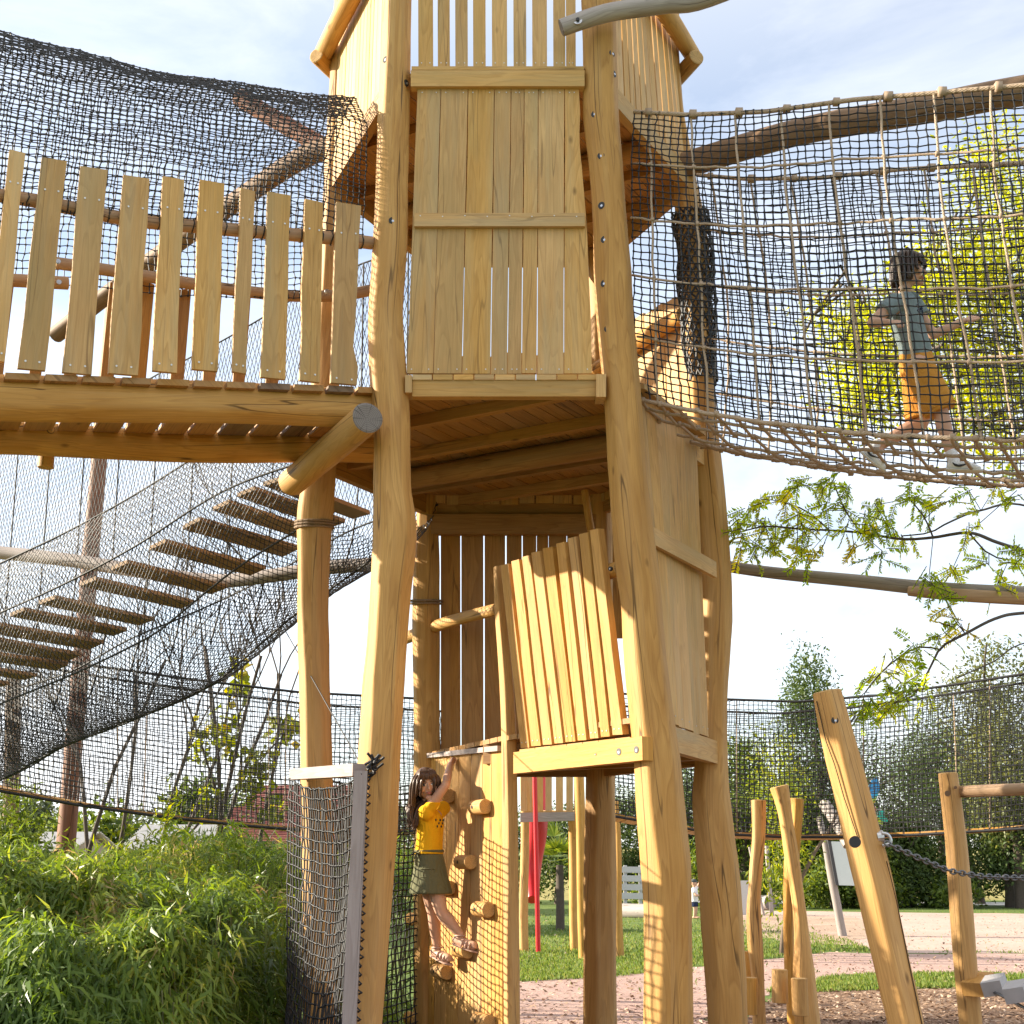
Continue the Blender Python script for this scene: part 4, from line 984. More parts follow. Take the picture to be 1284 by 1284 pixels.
# ------------------------------------------------------------------ ground
def ground_mat(name, stops, scale, bump=.4, scale2=1.2, dist=.02, rough=.95):
    m, nt, out = new_mat(name); g = nd(nt, 'NewGeometry')
    a = nd(nt, 'TexNoise', {'Vector': g.outputs['Position'], 'Scale': scale, 'Detail': 6.0, 'Roughness': .7})
    b = nd(nt, 'TexNoise', {'Vector': g.outputs['Position'], 'Scale': scale2, 'Detail': 3.0})
    f = mth(nt, 'ADD', mth(nt, 'MULTIPLY', a.outputs[0], .65), mth(nt, 'MULTIPLY', b.outputs[0], .35))
    c = ramp(nt, f, stops); principled(nt, out, c, rough, bump=a.outputs[0], bstr=bump, bdist=dist, **{'Specular IOR Level': 0.15}); return m
GRASS = ground_mat('grass_ground', [(.35, (.05, .085, .018)), (.5, (.10, .15, .035)), (.62, (.17, .20, .06)), (.72, (.24, .21, .10))], 9.0, .8)
SAND = ground_mat('sand_path', [(.28, (.28, .20, .16)), (.45, (.42, .31, .26)), (.6, (.50, .385, .33)), (.75, (.60, .49, .43))], 12.0, .8, .35, .03)
PINK = ground_mat('pink_surface', [(.28, (.27, .17, .145)), (.45, (.38, .255, .22)), (.6, (.45, .32, .275)), (.75, (.58, .45, .38))], 18.0, .8, .9, .03)
MULCH = ground_mat('bark_mulch', [(.32, (.10, .06, .04)), (.48, (.24, .15, .10)), (.62, (.38, .26, .18)), (.75, (.5, .36, .27))], 40.0, 1.0, 2.0, .03)
CHIPM = ground_mat('wood_chip_bed', [(.32, (.22, .15, .11)), (.5, (.40, .29, .22)), (.7, (.55, .42, .34))], 20.0, 1.0, .8, .03)
ROADM = ground_mat('pale_road', [(.3, (.55, .54, .54)), (.7, (.66, .65, .65))], 5.0, .1)
BANKM = ground_mat('dry_bank', [(.3, (.16, .15, .05)), (.5, (.27, .24, .09)), (.7, (.38, .33, .15))], 3.0, .6, .3)
def sheet(name, pts, z, mat):
    me = bpy.data.meshes.new(name); me.from_pydata([(p[0], p[1], z) for p in pts], [], [list(range(len(pts)))]); me.materials.append(mat); me.update()
    # keep it facing up
    if me.polygons[0].normal.z < 0: me.flip_normals()
    o = link(name, me); o['kind'] = 'structure'; return o
sheet('ground', [(1500*math.cos(a), 1500*math.sin(a)) for a in np.linspace(0, 2*PI, 64, endpoint=False)], 0, GRASS)
gg = lambda l: [tuple(G(x, y)[:2]) for x, y in l]
def wavy(pts, amp=.12, n=6, seed=3):
    r = np.random.default_rng(seed); out = []
    for i in range(len(pts)):
        a, b = np.array(pts[i]), np.array(pts[(i+1) % len(pts)]); m = max(1, min(n, int(np.linalg.norm(b-a)/.5)))
        for k in range(m): out.append(tuple(lerp(a, b, k/m)+(r.normal(0, amp, 2) if k else 0)))
    return out
sheet('pink_path', wavy(gg([(1400, 1222), (1290, 1223), (1150, 1221), (1040, 1226), (965, 1243), (880, 1278)])+[(2.6, 12.4), (-.6, 12.6)]+gg([(600, 1240), (650, 1232), (770, 1226), (870, 1213), (960, 1203), (1040, 1194), (1130, 1196), (1290, 1196), (1400, 1196)])), .004, PINK)
sheet('sand_path', wavy(gg([(1400, 1149), (1290, 1146), (1100, 1144), (880, 1141), (900, 1149), (945, 1156), (1060, 1178), (1090, 1190), (1130, 1195), (1290, 1195), (1400, 1195)])), .005, SAND)
sheet('wood_chip_bed', wavy(gg([(905, 1152), (960, 1147), (1075, 1151), (1110, 1168), (1080, 1186), (1000, 1184), (930, 1172)])), .009, CHIPM)
sheet('bark_bed', wavy(gg([(1400, 1239), (1290, 1240), (1150, 1241), (1020, 1246), (950, 1260), (905, 1290)])+[(2.6, 12.3), (-1.5, 12.5), (-7, 12), (-7, 2), (12, 2), (12, 12)]), .012, MULCH)
sheet('road', gg([(860, 1132), (1500, 1137.5), (1500, 1133), (860, 1129.5)]), .006, ROADM)
# rising bank behind the road
me = bpy.data.meshes.new('grass_bank'); xs = np.linspace(-160, 160, 60); ys = [66, 74, 84, 100, 140]; zs = [-.05, .8, 1.7, 2.6, 3.0]
vv = [(x, y, z+(.35*math.sin(x*.13+y)+.2*math.sin(x*.37))*(z > 0)) for y, z in zip(ys, zs) for x in xs]
ff = [[j*60+i, j*60+i+1, (j+1)*60+i+1, (j+1)*60+i] for j in range(4) for i in range(59)]
me.from_pydata(vv, [], ff); me.materials.append(BANKM); me.polygons.foreach_set('use_smooth', [True]*len(ff)); me.update(); link('grass_bank', me)['kind'] = 'structure'
# bark chips and grass blades lying on their beds
def in_poly(p, poly):
    x, y = p; c = False; j = len(poly)-1
    for i in range(len(poly)):
        if (poly[i][1] > y) != (poly[j][1] > y) and x < (poly[j][0]-poly[i][0])*(y-poly[i][1])/(poly[j][1]-poly[i][1])+poly[i][0]: c = not c
        j = i
    return c
def leaf_quads(C, D, N, L, Wd, bend=.15):
    """diamond leaves: C base, D direction, N face normal"""
    D = D/np.linalg.norm(D, axis=1)[:, None]; S = np.cross(D, N); S /= np.linalg.norm(S, axis=1)[:, None]+1e-9; Nn = np.cross(S, D)
    V = np.stack([C, C+D*(L*.45)[:, None]+S*(Wd*.5)[:, None]+Nn*(L*bend*.3)[:, None], C+D*L[:, None]-Nn*(L*bend)[:, None], C+D*(L*.45)[:, None]-S*(Wd*.5)[:, None]+Nn*(L*bend*.3)[:, None]], 1)
    return V.reshape(-1, 3), np.arange(len(C)*4).reshape(-1, 4)
chipmat = leaf_mat('bark_chip', [(0, (.12, .07, .045)), (.5, (.32, .21, .14)), (1, (.55, .42, .32))], .0, .9)
n = 16000; C = np.stack([rng.uniform(2.6, 9.5, n), 12.0+rng.uniform(0, 1, n)**1.4*8.5, np.full(n, .014)], 1)
bedp = gg([(1400, 1239), (1290, 1240), (1150, 1241), (1020, 1246), (950, 1260), (905, 1290)])+[(3.2, 11), (12, 11)]
C = C[[in_poly(c[:2], bedp) for c in C]]; n = len(C); C[:, 2] += rng.uniform(0, .02, n)
a = rng.uniform(0, 2*PI, n); D = np.stack([np.cos(a), np.sin(a), rng.normal(0, .25, n)], 1); N = np.stack([rng.normal(0, .4, n), rng.normal(0, .4, n), np.ones(n)], 1)
V, F = leaf_quads(C, D, N, rng.uniform(.03, .085, n), rng.uniform(.015, .035, n), 0)
o = np_mesh('bark_chips', V, F, chipmat, attr=rng.uniform(0, 1, n)); o['kind'] = 'stuff'; tag(o, 'loose bark chips covering the play bed at lower right', 'bark chips')
LIT = gg([(1290, 1150), (900, 1146), (930, 1205), (870, 1216), (640, 1234), (600, 1284), (1290, 1284)])
n = 5200; C = np.array([G(x, y) for x, y in zip(rng.uniform(600, 1290, n), rng.uniform(1147, 1290, n))]); C[:, 2] = .018; n = len(C); a = rng.uniform(0, 2*PI, n)
V, F = leaf_quads(C, np.stack([np.cos(a), np.sin(a), rng.normal(0, .3, n)], 1), np.stack([rng.normal(0, .4, n), rng.normal(0, .4, n), np.ones(n)], 1), rng.uniform(.03, .10, n), rng.uniform(.015, .05, n), .1)
o = np_mesh('fallen_litter', V, F, chipmat, attr=rng.uniform(0, 1, n)); o['kind'] = 'stuff'; tag(o, 'fallen leaves and stray chips scattered on the paths and lawn', 'leaf litter')
gmat = leaf_mat('grass_blade', [(0, (.06, .11, .02)), (.5, (.13, .20, .04)), (1, (.26, .27, .09))], .35, .6)
pinkp = gg([(1290, 1223), (1150, 1221), (1040, 1226), (965, 1243), (880, 1278)])+[(2.6, 12), (-.6, 13)]+gg([(600, 1240), (650, 1232), (770, 1226), (870, 1213), (960, 1203), (1040, 1194), (1290, 1196)])
sandp = gg([(1290, 1146), (1100, 1144), (880, 1141), (900, 1149), (945, 1156), (1060, 1178), (1090, 1190), (1130, 1195), (1290, 1195)])
n = 60000; pxs = rng.uniform(640, 1284, n); pys = 1140+rng.uniform(0, 1, n)**.6*105
C = np.array([G(x, y) for x, y in zip(pxs, pys)])
ok = [not (in_poly(c[:2], pinkp) or in_poly(c[:2], sandp) or in_poly(c[:2], bedp)) or (random.random() < .004) for c in C]; C = C[ok]; n = len(C)
a = rng.uniform(0, 2*PI, n); D = np.stack([np.cos(a)*.5, np.sin(a)*.5, np.ones(n)], 1); N = np.stack([np.cos(a+1), np.sin(a+1), rng.normal(0, .2, n)], 1)
V, F = leaf_quads(C, D, N, rng.uniform(.03, .09, n), rng.uniform(.012, .03, n), .2)
o = np_mesh('grass_blades', V, F, gmat, attr=np.clip(rng.normal(.5, .25, n), 0, 1)); o['kind'] = 'stuff'; tag(o, 'short lawn grass around the play area', 'grass')
# ------------------------------------------------------------------ bamboo
BAMB = leaf_mat('bamboo_leaf', [(0, (.065, .12, .02)), (.45, (.135, .215, .035)), (.8, (.23, .30, .05)), (.93, (.38, .37, .08)), (1, (.42, .33, .16))], .42, .42, 1.8)
YGREEN = leaf_mat('yellow_green_leaf', [(0, (.10, .15, .02)), (.5, (.19, .25, .03)), (1, (.34, .34, .05))], .5, .5, 1.7)
DKGREEN = leaf_mat('evergreen_leaf', [(0, (.035, .065, .018)), (.5, (.07, .115, .028)), (1, (.15, .19, .05))], .32, .5, 1.5)
OLIVE = leaf_mat('olive_leaf', [(0, (.06, .08, .025)), (.5, (.12, .14, .04)), (1, (.24, .24, .07))], .3, .5, 1.5)
MIDGRN = leaf_mat('mid_green_leaf', [(0, (.045, .08, .015)), (.5, (.10, .155, .025)), (1, (.22, .26, .05))], .42, .5, 1.6)
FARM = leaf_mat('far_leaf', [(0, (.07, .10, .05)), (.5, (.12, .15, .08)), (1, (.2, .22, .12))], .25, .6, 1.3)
BARK = plain('bark', (.16, .12, .09), .9, .35, 14.0, bstr=.6)
BARKD = plain('bark_dark', (.085, .065, .05), .9, .35, 14.0, bstr=.6)
def bush_h(x, y):
    b = np.interp(y, [6.4, 7.2, 8.2, 9.2, 10.2, 12, 14.5], [.33, .78, 1.18, 1.44, 1.55, 1.60, 1.66])
    lim = .55+.47*(-.6-x); b = np.where((y > 9.4) & (y < 11.6) & (x > -4.5), np.minimum(b, np.maximum(lim, .5)), b)
    return b+.13*np.sin(x*2.3+y*1.1)+.10*np.sin(x*4.1-y*2.7+1)+.07*np.sin(x*7.3+y*5.1)
def right_lim(y): return np.where(y < 9.3, -1.72, np.where(y < 10.7, -1.62+(y-9.3)*.55, -.72+(y-10.7)*.1))
bam = thing('bamboo_hedge', 'dense drooping green bamboo hedge filling the lower left corner', 'hedge', (-4, 10, 0))
def bamboo(nc, y0, y1, seed, dlo, dhi, per=7, xl=None):
    r = np.random.default_rng(seed); y = y0+(y1-y0)*r.uniform(0, 1, nc)**1.25; hi = right_lim(y); lo = -.40*y-.6
    x = lo+(hi-lo)*r.uniform(0, 1, nc); h = bush_h(x, y)-r.uniform(dlo, dhi, nc)
    gap_ = np.sin(x*3.1+y*1.7+seed)*np.sin(y*3.7-x*1.3)+.5*np.sin(x*6.7+1)*np.sin(y*7.9) ; keep = (gap_ < .62) | (r.uniform(0, 1, nc) < .3); x, y, h, hi = x[keep], y[keep], h[keep], hi[keep]; nc = len(x)
    edge = (hi-x) < .25; h = np.where(edge, h*r.uniform(.2, 1, nc), h)
    Cc = np.stack([x, y, h], 1)
    out = np.stack([r.normal(0, .5, nc)+.5*(edge), -np.interp(y, [7, 9.5, 11], [1.0, .7, .2])+r.normal(0, .55, nc), np.interp(y, [7, 9.5, 12], [-.55, -.1, .25])+r.normal(0, .35, nc)], 1)
    tint = np.clip(.40+.22*np.sin(x*1.7+y*2.1)+.25*np.sin(x*5.1+y*3.3)*np.sin(y*4.7)+r.normal(0, .17, nc), 0, 1)
    C = np.repeat(Cc, per, 0); O = np.repeat(out, per, 0); m = nc*per; sz_ = np.repeat(r.uniform(.7, 1.25, nc), per)
    D = O+r.normal(0, .55, (m, 3))+np.array([0, 0, -.35]); N = np.stack([r.normal(0, .6, m), r.normal(0, .6, m)-.3, np.ones(m)], 1)
    C = C+r.normal(0, .045, (m, 3))
    L = r.uniform(.075, .185, m)*sz_; Wd = L*r.uniform(.09, .14, m)
    V, F = leaf_quads(C, D, N, L, Wd, .28)
    return V, F, np.clip(np.repeat(tint, per)+r.normal(0, .13, m), 0, 1)
parts = [bamboo(12500, 6.6, 9.6, 1, -.06, .16), bamboo(6500, 9.0, 14.2, 2, -.03, .12), bamboo(3800, 6.6, 13, 3, .15, .45)]
V = np.concatenate([p[0] for p in parts]); F = np.concatenate([p[1]+sum(len(q[0]) for q in parts[:i]) for i, p in enumerate(parts)]); A_ = np.concatenate([p[2] for p in parts])
np_mesh('foliage', V, F, BAMB, bam, attr=A_)
A = []; B = []
for i in range(900):
    y = random.uniform(6.8, 13.5); x = random.uniform(-.4*y-.4, float(right_lim(np.array(y)))-.05); h = float(bush_h(x, y))-random.uniform(.02, .3); lean = V3(random.uniform(-.2, .2), random.uniform(-.3, .1), 0)
    p = [V3(x, y, 0)-lean, V3(x, y, h*.6)-lean*.4, V3(x, y, h)]
    A += p[:-1]; B += p[1:]
V, F, U = cords(np.array(A), np.array(B), .006, 4); np_mesh('stems', V, F, plain('bamboo_stem', (.16, .17, .06), .5), bam, uv=U)
# upright bright bamboo shoots and shrubs along the far side of the hedge
def blob_leaves(blobs, per_clump, L, Wd, seed, spread=.2, droop=0.0, shell=.55):
    r = np.random.default_rng(seed); Vs, Fs, As = [], [], []; o = 0
    for c, rad, nclump in blobs:
        d = r.normal(0, 1, (nclump, 3)); d /= np.linalg.norm(d, axis=1)[:, None]; rr = shell+(1-shell)*r.uniform(0, 1, nclump)**.6
        lump = 1+.18*np.sin(d[:, 0]*5+seed)*np.sin(d[:, 2]*6+seed*2)+.12*np.sin(d[:, 1]*9)
        cc = np.asarray(c)+d*np.asarray(rad)*(rr*lump)[:, None]; t = r.normal(.45, .17, nclump)
        C = np.repeat(cc, per_clump, 0)+r.normal(0, spread, (nclump*per_clump, 3)); m = len(C)
        D = np.repeat(d, per_clump, 0)*.6+r.normal(0, .8, (m, 3))+np.array([0, 0, -droop]); N = np.repeat(d, per_clump, 0)+r.normal(0, .6, (m, 3))+np.array([0, 0, .5])
        l = r.uniform(.6, 1.3, m)*L; V, F = leaf_quads(C, D, N, l, l*Wd/L*r.uniform(.8, 1.2, m), .15)
        Vs.append(V); Fs.append(F+o); o += len(V); As.append(np.clip(np.repeat(t, per_clump)+r.normal(0, .13, m), 0, 1))
    return np.concatenate(Vs), np.concatenate(Fs), np.concatenate(As)
def branchy(base, height, spread, seed, r0, levels=3, nb=6, up=.75, prob=.8):
    """recursive limbs -> arrays A,B,R"""
    r = np.random.default_rng(seed); A, B, R = [], [], []; tips = []
    def grow(p, d, L, rad, lev):
        n = 6; q = p
        for i in range(n):
            d2 = unit(d+r.normal(0, .10, 3)+np.array([0, 0, .03])); e = q+d2*L/n; rr = rad*(1-.55*i/n)
            A.append(q); B.append(e); R.append(rr); q = e; d = d2
            if lev > 0 and i >= (2 if lev == levels else 1) and r.uniform() < prob:
                az = r.uniform(0, 2*PI); s = unit(d*up+np.array([math.cos(az), math.sin(az), .25])*spread)
                grow(q, s, L*r.uniform(.35, .62), rr*.55, lev-1)
        tips.append(q)
    grow(np.asarray(base, float), np.array([r.normal(0, .06), r.normal(0, .06), 1.0]), height, r0, levels)
    return np.array(A), np.array(B), np.array(R), tips
def tree(label, base, height, blobs, mat, L, Wd, per=10, seed=1, name='tree', trunk_r=.12, spread=.25, droop=0., bark=None, cat='tree', shell=.55, group=None):
    t = thing(name, label, cat, tuple(base), group)
    A, B, R, tips = branchy(base, height*.66, .8, seed, trunk_r, 2, prob=.6)
    V, F, U = cords(A, B, R, 6); np_mesh('trunk', V, F, bark or BARKD, t, smooth=True, uv=U)
    V, F, a = blob_leaves(blobs, per, L, Wd, seed, spread, droop, shell); np_mesh('crown', V, F, mat, t, attr=a)
    return t
def px_tree(label, px, ytop, ybase, Y, wpx, mat, n, seed, name='tree', L=.2, Wd=.09, shape='round', **kw):
    """a tree sized to how large it stands at distance Y"""
    top = P(px, ytop, Y); base = V3(top[0], Y, kw.pop('z0', 0)); h = top[2]-base[2]; w = pr(wpx, top)
    if shape == 'cone': blobs = [((top[0], Y, base[2]+h*f), (w*k, w*k, h*.17), max(4, int(n*k*.42))) for f, k in ((.16, 1.0), (.3, .92), (.45, .78), (.6, .6), (.74, .42), (.87, .24), (.95, .1))]
    elif shape == 'column': blobs = [((top[0], Y, base[2]+h*f), (w*k, w*k, h*.2), int(n/4)) for f, k in ((.2, .9), (.42, 1.), (.64, .9), (.84, .55))]
    else:
        r = np.random.default_rng(seed); blobs = [((top[0]+r.uniform(-.5, .5)*w, Y+r.uniform(-.5, .5)*w, base[2]+h*r.uniform(.3, .82)), (w*r.uniform(.4, .6), w*.55, h*r.uniform(.15, .24)), n//7) for _ in range(6)]+[((top[0], Y, base[2]+h*.8), (w*.5, w*.5, h*.2), n//7)]
    return tree(label, base, h, blobs, mat, L, Wd, seed=seed, name=name, **kw)
px_tree('bright yellow green bushy bamboo clump at the far left above the hedge', 15, 985, 1090, 15.5, 120, MIDGRN, 420, 201, 'bamboo_clump', .12, .025, 'round', cat='shrub', trunk_r=.02, per=14, spread=.14, droop=.2)
px_tree('yellow tipped upright bamboo shoots below the red brown mast', 208, 1006, 1090, 14.0, 60, YGREEN, 130, 202, 'bamboo_clump', .10, .02, 'cone', cat='shrub', trunk_r=.015, per=11, spread=.08)
px_tree('low yellow green bamboo clump left of the upright shoots', 165, 1052, 1090, 14.2, 110, YGREEN, 220, 203, 'bamboo_clump', .10, .02, 'round', cat='shrub', trunk_r=.015, per=11, spread=.1)
px_tree('low yellow green bamboo clump between the shoots and the pale shed', 255, 1054, 1090, 14.6, 110, YGREEN, 200, 204, 'bamboo_clump', .10, .02, 'round', cat='shrub', trunk_r=.015, per=11, spread=.1)
px_tree('green bamboo clump against the net screen below the red roof', 345, 1062, 1090, 14.5, 150, MIDGRN, 240, 205, 'bamboo_clump', .10, .02, 'round', cat='shrub', trunk_r=.015, per=11, spread=.1)
# bare saplings with a few leaves, seen through the net
saps = [(120, 30, 810, 16.5), (165, 31, 845, 17.5), (150, 32, 880, 16.2), (212, 33, 850, 17.2), (255, 34, 815, 16.4), (290, 35, 835, 17.0), (320, 36, 800, 16.6), (352, 37, 845, 17.6), (190, 38, 870, 18)]
names = ['bare forked sapling nearest the red brown mast', 'tall bare sapling second from the mast', 'short bare sapling with a wide fork left of centre', 'bare sapling rising behind the middle of the sagging net', 'sapling with green leaf clusters over the pale shed', 'leafy sapling before the red tiled roof', 'tallest thin sapling reaching above the net edge', 'sapling close to the left tower post', 'faint bare sapling set back behind the others']
VINE = leaf_mat('vine_leaf', [(0, (.10, .15, .02)), (.6, (.22, .26, .03)), (1, (.45, .34, .04))], .5, .5, 1.5)
for (px, sd_, yt, Y), nm in zip(saps, names):
    tp = P(px, yt, Y); base = V3(tp[0]-.1, Y, 0); t = thing('bare_sapling', nm, 'sapling', tuple(base), 'bare saplings behind the hedge')
    A, B, R, tips = branchy(base, tp[2]*1.0, .5, sd_, .035, 3, up=1.15, prob=.42)
    V, F, U = cords(A, B, np.maximum(R, .008), 5); np_mesh('branches', V, F, BARKD, t, smooth=True, uv=U)
    cl = [c for c in ((250, 935), (232, 945), (270, 910), (285, 905), (300, 845), (296, 860), (290, 935), (357, 905), (355, 915), (322, 965), (335, 948), (315, 975), (345, 1010), (260, 1000), (330, 1015)) if abs(c[0]-px) < 17]
    if cl:
        V, F, a = blob_leaves([(P(x, y, Y-.1), (.14, .14, .16), 5) for x, y in cl], 8, .11, .10, sd_, .06, .5, .2); np_mesh('leaves', V, F, VINE, t, attr=a)
# ------------------------------------------------------------------ left background: houses and trees
ROOF = ground_mat('red_tiles', [(.3, (.20, .075, .065)), (.5, (.30, .12, .10)), (.7, (.38, .17, .14))], 4.0, .2)
WALLM = plain('house_wall', (.45, .36, .28), .9); TIMB = plain('timber_gable', (.42, .27, .13), .8); SHEDR = plain('shed_roof', (.62, .60, .58), .7)
def house(label, px0, px1, yeave, yridge, Y, dep, roofm, wallm, name):
    a, b = P(px0, yeave, Y), P(px1, yeave, Y); zr = P(px0, yridge, Y+dep/2)[2]; zr = max(zr, a[2]+.5); h = thing(name, label, 'house', (float((a[0]+b[0])/2), Y, 0)); x0, x1, ze = a[0], b[0], a[2]
    mb = MB(); mb.add([(x0+.25, Y+.3, 0), (x1-.25, Y+.3, 0), (x1-.25, Y+dep-.3, 0), (x0+.25, Y+dep-.3, 0), (x0+.25, Y+.3, ze), (x1-.25, Y+.3, ze), (x1-.25, Y+dep-.3, ze), (x0+.25, Y+dep-.3, ze), (x0+.25, Y+dep/2, zr-.1), (x1-.25, Y+dep/2, zr-.1)],
        [[0, 1, 5, 4], [1, 2, 6, 5], [2, 3, 7, 6], [3, 0, 4, 7], [4, 8, 7], [5, 6, 9]]); mb.build('wall', [wallm], h)
    mb = MB(); k = 16
    for s in range(k):     # courses of tiles step down the slope
        f0, f1 = s/k, (s+1)/k
        for side in (0, 1):
            yy = lambda f: Y-.2+(dep/2+.2)*f if side == 0 else Y+dep+.2-(dep/2+.2)*f
            zz = lambda f: lerp(ze-.1, zr, f)
            mb.add([(x0, yy(f0), zz(f0)+.06), (x1, yy(f0), zz(f0)+.06), (x1, yy(f1), zz(f1)+.01), (x0, yy(f1), zz(f1)+.01), (x0, yy(f0), zz(f0)), (x1, yy(f0), zz(f0))], [[0, 1, 2, 3], [4, 5, 1, 0]])
    mb.build('roof', [roofm], h)
    mb = MB(); mb.bar((x0, Y-.22, ze-.16), (x1, Y-.22, ze-.16), .05, .16); mb.build('fascia', [TIMB], h)
    mb = MB()
    for i in range(3):
        xx = lerp(x0, x1, (i+.5)/3); mb.bar((xx-.45, Y+.28, ze*.45), (xx+.45, Y+.28, ze*.45), .06, .9)
    mb.build('window', [BLACK], h)
house('long house with red tiled roof behind the bare saplings', 262, 420, 1052, 1012, 34, 6, ROOF, TIMB, 'tiled_house')
house('dark red roofed house farther back behind the saplings', 300, 440, 1020, 985, 48, 7, ROOF, WALLM, 'tiled_house')
house('low shed with a pale flat looking roof at the hedge top', 150, 262, 1062, 1050, 30, 4, SHEDR, TIMB, 'garden_shed')
house('distant pale roofed shed at far left', 20, 92, 1064, 1052, 40, 5, SHEDR, WALLM, 'garden_shed')
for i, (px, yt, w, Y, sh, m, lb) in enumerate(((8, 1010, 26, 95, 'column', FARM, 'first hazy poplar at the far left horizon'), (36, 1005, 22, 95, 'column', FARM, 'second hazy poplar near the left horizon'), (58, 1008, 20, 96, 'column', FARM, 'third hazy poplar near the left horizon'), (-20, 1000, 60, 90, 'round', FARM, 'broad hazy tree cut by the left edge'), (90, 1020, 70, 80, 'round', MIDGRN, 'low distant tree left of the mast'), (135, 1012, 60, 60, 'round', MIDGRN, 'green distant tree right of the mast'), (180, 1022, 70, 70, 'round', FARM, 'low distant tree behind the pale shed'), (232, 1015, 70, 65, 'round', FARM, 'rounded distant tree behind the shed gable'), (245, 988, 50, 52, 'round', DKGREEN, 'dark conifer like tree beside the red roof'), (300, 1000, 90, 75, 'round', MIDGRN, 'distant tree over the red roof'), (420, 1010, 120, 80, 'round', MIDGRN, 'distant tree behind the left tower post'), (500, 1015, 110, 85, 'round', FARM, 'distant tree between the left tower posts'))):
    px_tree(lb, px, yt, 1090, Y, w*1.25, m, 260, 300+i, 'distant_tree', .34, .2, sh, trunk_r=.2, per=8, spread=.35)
# ------------------------------------------------------------------ right background trees
R_ = [(1012, 826, 92, 58, 'column', DKGREEN, 620, 'tall dark conifer standing over the far net bridge'), (930, 925, 90, 60, 'round', MIDGRN, 420, 'light green tree right behind the tower leg'),
      (1085, 925, 150, 62, 'round', DKGREEN, 520, 'dark broad evergreen behind the leaning post'), (1165, 905, 140, 64, 'round', DKGREEN, 520, 'dark evergreen behind the far net bridge'), (1250, 800, 190, 54, 'round', OLIVE, 760, 'large olive yellow tree at the right edge'),
      (1215, 960, 150, 60, 'round', DKGREEN, 420, 'low dark evergreen under the olive tree'), (1000, 985, 110, 56, 'round', DKGREEN, 380, 'mid height evergreen left of the signboard'), (925, 1000, 90, 57, 'round', MIDGRN, 330, 'bushy green shrub beside the crossed posts'), (1060, 1020, 120, 55, 'cone', MIDGRN, 420, 'feathery green conifer behind the signboard'), (1135, 1030, 120, 56, 'cone', DKGREEN, 360, 'drooping dark conifer right of the leaning post'), (1255, 1000, 150, 55, 'round', DKGREEN, 460, 'spreading dark conifer behind the rail post'),
      (800, 1000, 120, 62, 'round', DKGREEN, 420, 'dark evergreen seen between the right tower legs'), (860, 960, 110, 66, 'round', DKGREEN, 420, 'dark evergreen behind the right tower legs'), (700, 1015, 150, 60, 'round', DKGREEN, 460, 'dark hedge tree behind the red slide'), (630, 1010, 120, 64, 'round', DKGREEN, 300, 'dark tree behind the climbing wall'), (1340, 930, 200, 58, 'round', OLIVE, 420, 'olive tree cut by the right edge')]
for i, (px, yt, w, Y, sh, m, n, lb) in enumerate(R_):
    px_tree(lb, px, yt, 1140, Y, w, m, int(n*1.7), 400+i, 'evergreen_tree' if m is DKGREEN else 'leafy_tree', .185, .085, sh, trunk_r=.22, per=12, spread=.3)
for i, (px, yt, w, lb) in enumerate(((880, 1072, 50, 'low green shrub at the foot of the far trees by the child'), (815, 1105, 46, 'low shrub behind the white fence'), (1195, 1108, 60, 'low green shrub beside the road'), (1105, 1100, 60, 'low green shrub under the dark conifer'), (960, 1095, 70, 'low green shrub left of the signpost'), (1040, 1090, 80, 'feathery low shrub behind the signpost'))):
    px_tree(lb, px, yt, 1138, 54, w, MIDGRN, 110, 450+i, 'shrub', .2, .1, 'round', cat='shrub', trunk_r=.05, per=10, spread=.2)
px_tree('yellow green feathery young tree behind the wavy posts', 965, 890, 1140, 26, 90, YGREEN, 190, 470, 'young_tree', .12, .035, 'round', trunk_r=.05, per=12, spread=.16, droop=.4, bark=BARK)
# ------------------------------------------------------------------ honey locust on the right
LOC = leaf_mat('locust_leaf', [(0, (.14, .24, .03)), (.5, (.30, .40, .05)), (1, (.56, .52, .06))], .6, .5, 2.2)
LOCY = leaf_mat('locust_leaf_yellow', [(0, (.16, .22, .02)), (.5, (.30, .34, .03)), (1, (.46, .44, .05))], .62, .5, 2.0)
loc = thing('locust_tree', 'honey locust with bright yellow green crown and sprays reaching in from the right', 'tree', (7.2, 12.0, 0))
mb = MB(); mb.tube([V3(7.2, 12, 0), V3(7.1, 12, 2), V3(6.8, 12.2, 4), V3(6.2, 12.6, 6), V3(5.6, 13, 7.5)], [.19, .17, .14, .1, .05], n=12, seed=9, step=.2); mb.build('trunk', [BARKD], loc)
bl = [[(1400, 720), (1290, 692), (1250, 680), (1215, 668), (1170, 674), (1130, 676), (1080, 668), (1040, 665), (1000, 663), (960, 660), (925, 668)], [(1420, 690), (1290, 635), (1230, 640), (1190, 655), (1165, 668), (1130, 672)], [(1420, 760), (1290, 768), (1250, 775), (1210, 795), (1180, 812), (1165, 840), (1145, 872), (1120, 882)], [(1420, 790), (1290, 805), (1245, 830), (1200, 850)], [(1170, 674), (1160, 650), (1140, 625)], [(1080, 668), (1060, 640), (1045, 605)], [(1215, 668), (1240, 695), (1265, 702)], [(1040, 665), (1010, 640), (975, 628)], [(1180, 815), (1150, 812), (1110, 838), (1085, 868)]]
brY = [9.4, 9.6, 9.5, 9.7, 9.4, 9.4, 9.4, 9.4, 9.5]; BP = []
